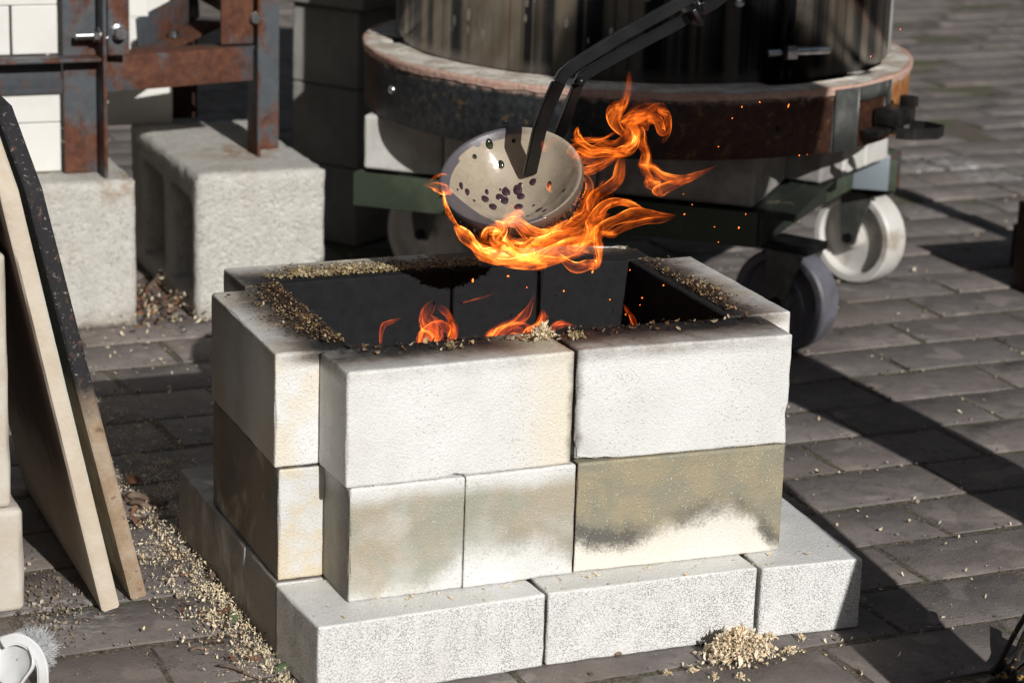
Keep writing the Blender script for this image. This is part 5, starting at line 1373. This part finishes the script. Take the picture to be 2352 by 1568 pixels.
    for s in ('r', 'l'):
        wr = Vector(J['wr' + s]); fwd = (wr - Vector(J['el' + s])).normalized()
        P_('glove', hand_me(wr, fwd, J.get('palm' + s, (0, 0, -1)), J.get('curl' + s, .9), 1.12), 'glove')
        an = Vector(J['an' + s]); ft = Vector(J['ft' + s]).normalized()
        nodes = []; edges = []; a0 = N(an + Vector((0, 0, .02)), .052); a1 = N((an.x, an.y, .062), .050, .048); hl = N(Vector((an.x, an.y, .042)) - ft * .035, .040, .040)
        b1 = N(Vector((an.x, an.y, .046)) + ft * .08, .046, .040); b2 = N(Vector((an.x, an.y, .036)) + ft * .165, .042, .033); edges = [(a0, a1), (a1, hl), (a1, b1), (b1, b2)]
        P_('boot', skin_mesh(nodes, edges, 1, 2), 'boot')
    return root
person('person in a dark work jacket and jeans holding the tongs, just outside the right edge', dict(
    hip=(.85, -.50, .93), chest=(.88, -.40, 1.24), neck=(.86, -.36, 1.47), head=(.85, -.30, 1.63), right=(1, 0, 0),
    shr=(1.07, -.40, 1.38), elr=(1.14, -.22, 1.12), wrr=(.94, .00, .86), shl=(.69, -.37, 1.38), ell=(.66, -.16, 1.12), wrl=(.80, -.01, .86),
    thr=(.96, -.49, .84), knr=(.995, -.42, .48), anr=(.995, -.46, .10), thl=(.76, -.50, .84), knl=(.69, -.50, .48), anl=(.575, -.56, .10),
    ftr=(.25, 1, 0), ftl=(-.2, 1, 0), palmr=(-.3, .3, -1), palml=(.3, .3, -1), curlr=.95, curll=.95), (-.5, .8, -.75))
person('crouching person in dark clothes behind the camera position, seen only as a reflection', dict(
    hip=(-1.02, -3.0, .62), chest=(-.98, -2.86, .92), neck=(-.96, -2.79, 1.12), head=(-.94, -2.72, 1.26), right=(.9, -.4, 0),
    shr=(-.80, -2.90, 1.05), elr=(-.72, -2.72, .82), wrr=(-.80, -2.50, .98), shl=(-1.12, -2.76, 1.05), ell=(-1.12, -2.56, .84), wrl=(-.98, -2.42, .98),
    thr=(-.93, -3.0, .56), knr=(-.72, -2.72, .46), anr=(-.76, -3.02, .10), thl=(-1.12, -2.96, .56), knl=(-1.06, -2.58, .50), anl=(-1.10, -2.90, .10),
    ftr=(.3, 1, 0), ftl=(.3, 1, 0)), (.36, .88, -.25))
person('person in black standing to the left behind the camera with hands lowered', dict(
    hip=(-1.95, -1.9, .93), chest=(-1.93, -1.88, 1.25), neck=(-1.92, -1.86, 1.48), head=(-1.90, -1.83, 1.65), right=(.6, -.8, 0),
    shr=(-1.80, -2.02, 1.39), elr=(-1.72, -2.10, 1.12), wrr=(-1.66, -2.02, .88), shl=(-2.05, -1.72, 1.39), ell=(-2.10, -1.64, 1.12), wrl=(-2.00, -1.54, .88),
    thr=(-1.88, -1.98, .84), knr=(-1.86, -1.98, .48), anr=(-1.86, -2.02, .10), thl=(-2.0, -1.80, .84), knl=(-2.0, -1.76, .48), anl=(-2.02, -1.80, .10),
    ftr=(.7, .7, 0), ftl=(.7, .7, 0)), (.6, .8, -.3))
def stander(label, x, y, yaw, h=1.0, bend=0.0):
    c_, s_ = math.cos(yaw), math.sin(yaw)
    def W(a, b, z): return (x + (a * c_ - b * s_) * h, y + (a * s_ + b * c_) * h, z * h)
    return person(label, dict(hip=W(0, 0, .93), chest=W(0, .03 + bend * .4, 1.25), neck=W(0, .05 + bend, 1.48), head=W(0, .08 + bend * 1.2, 1.64), right=W(1, 0, 0),
        shr=W(.19, .03 + bend, 1.39), elr=W(.25, .05 + bend, 1.12), wrr=W(.24, .20 + bend, .90), shl=W(-.19, .03 + bend, 1.39), ell=W(-.25, .05 + bend, 1.12), wrl=W(-.22, .22 + bend, .92),
        thr=W(.095, 0, .84), knr=W(.12, .02, .48), anr=W(.13, -.02, .10), thl=W(-.095, 0, .84), knl=W(-.12, .03, .48), anl=W(-.15, .02, .10),
        ftr=(-s_, c_, 0), ftl=(-s_, c_, 0)), (-s_ , c_, -.4))
stander('person in dark clothes watching from the left of the kiln shelves, out of the frame', -1.45, .15, math.radians(-75))
stander('person in dark clothes standing behind the first watcher, out of the frame', -1.75, -.85, math.radians(-60), 1.04)
# the house wall across the yard, mirrored in the kiln jacket
M['plaster'] = simple('ochre_plaster_wall', (.34, .29, .22), .9, 0, (.40, .35, .27), 3, .3, 60, .003)
M['dark_glass'] = simple('dark_window_glass', (.02, .025, .03), .08, 0, None, 1, 0)
M['frame_paint'] = simple('white_window_frame', (.6, .6, .57), .5)
house = empty('house', (0, -17, 0), 0, 'plastered house across the yard behind the camera', 'house')
def hput(nm, c, d, mat, rt=None): rt = rt or house; me = box_me(Vector(c) - Vector(rt.location), d, None, 0); return link(nm, me, M[mat], rt)
hput('wall', (0, -18, 3.0), (26, 1.6, 6.0), 'plaster')
for k in range(7):
    x = -10.5 + k * 3.5
    for z in (1.7, 4.4):
        hput('window', (x, -17.19, z), (1.2, .10, 1.5), 'dark_glass'); hput('window_frame', (x, -17.16, z - .80), (1.4, .16, .10), 'frame_paint')
hput('roof', (0, -18, 6.15), (27, 2.6, .30), 'rust_dark')
M['sky_block_board'] = simple('sky_block_boards', (.045, .032, .022), .8, 0, (.08, .06, .045), 8, .4, 60, .002)  # boards of two unseen blocks added to cut sky light at the sides
for (nm, lab, x0, y0, y1, h) in (('sky_block_left', 'long dark-boarded block added unseen on the left to cut sky light', -4.2, -10, 12, 5.5), ('sky_block_right', 'dark-boarded block added unseen on the right to cut sky light', 8.2, -12, 14, 5.5)):
    rt = empty(nm, (x0, 0, 0), 0, lab, 'building'); sg = -1 if x0 < 0 else 1
    hput('wall', (x0 + sg * 1.2, (y0 + y1) / 2, h / 2), (2.36, y1 - y0, h), 'sky_block_board', rt)
    for k in range(int((y1 - y0) / .9)):
        hput('batten', (x0 + .01 * -sg, y0 + .45 + k * .9, h / 2), (.04, .07, h), 'sky_block_board', rt)
    hput('roof', (x0 + sg * 1.2, (y0 + y1) / 2, h + .12), (3.0, y1 - y0 + .5, .22), 'rust_dark', rt)
M['sky_block_foliage'] = simple('sky_block_leaves', (.022, .035, .014), .9, 0, (.05, .075, .03), 6, .9, 30, .03)  # foliage of unseen trees added to cut sky light from behind
random.seed(4)
for k in range(9):
    x = -7 + k * 2.0; h = 6.2 + random.random() * 1.6; n = 40; vs = []; fs = []
    for i in range(n + 1):
        f = i / n
        for j in range(26):
            a = 2 * math.pi * j / 26; q = (1 - f) ** .7 * 1.35 * (1 + .35 * noise.noise(Vector((math.cos(a) * 3 + k * 7, math.sin(a) * 3, f * 14)))) + .02
            vs.append((q * math.cos(a), q * math.sin(a), .5 + f * (h - .5) + .12 * noise.noise(Vector((a * 3, f * 30, k)))))
    for i in range(n):
        for j in range(26): fs.append((i * 26 + j, i * 26 + (j + 1) % 26, (i + 1) * 26 + (j + 1) % 26, (i + 1) * 26 + j))
    tr = empty('sky_block_tree', (x, 10.5 + random.uniform(-.4, .4), 0), 0, ['first', 'second', 'third', 'fourth', 'fifth', 'sixth', 'seventh', 'eighth', 'ninth'][k] + ' dark tree from the left in a row added unseen to cut sky light', 'tree', 'trees added behind the yard to cut sky light')
    link('crown', me_from(vs, fs), M['sky_block_foliage'], tr); link('trunk', tube_me([(0, 0, 0), (0, 0, 1.0)], [.16, .12], 12), M['bark'], tr)
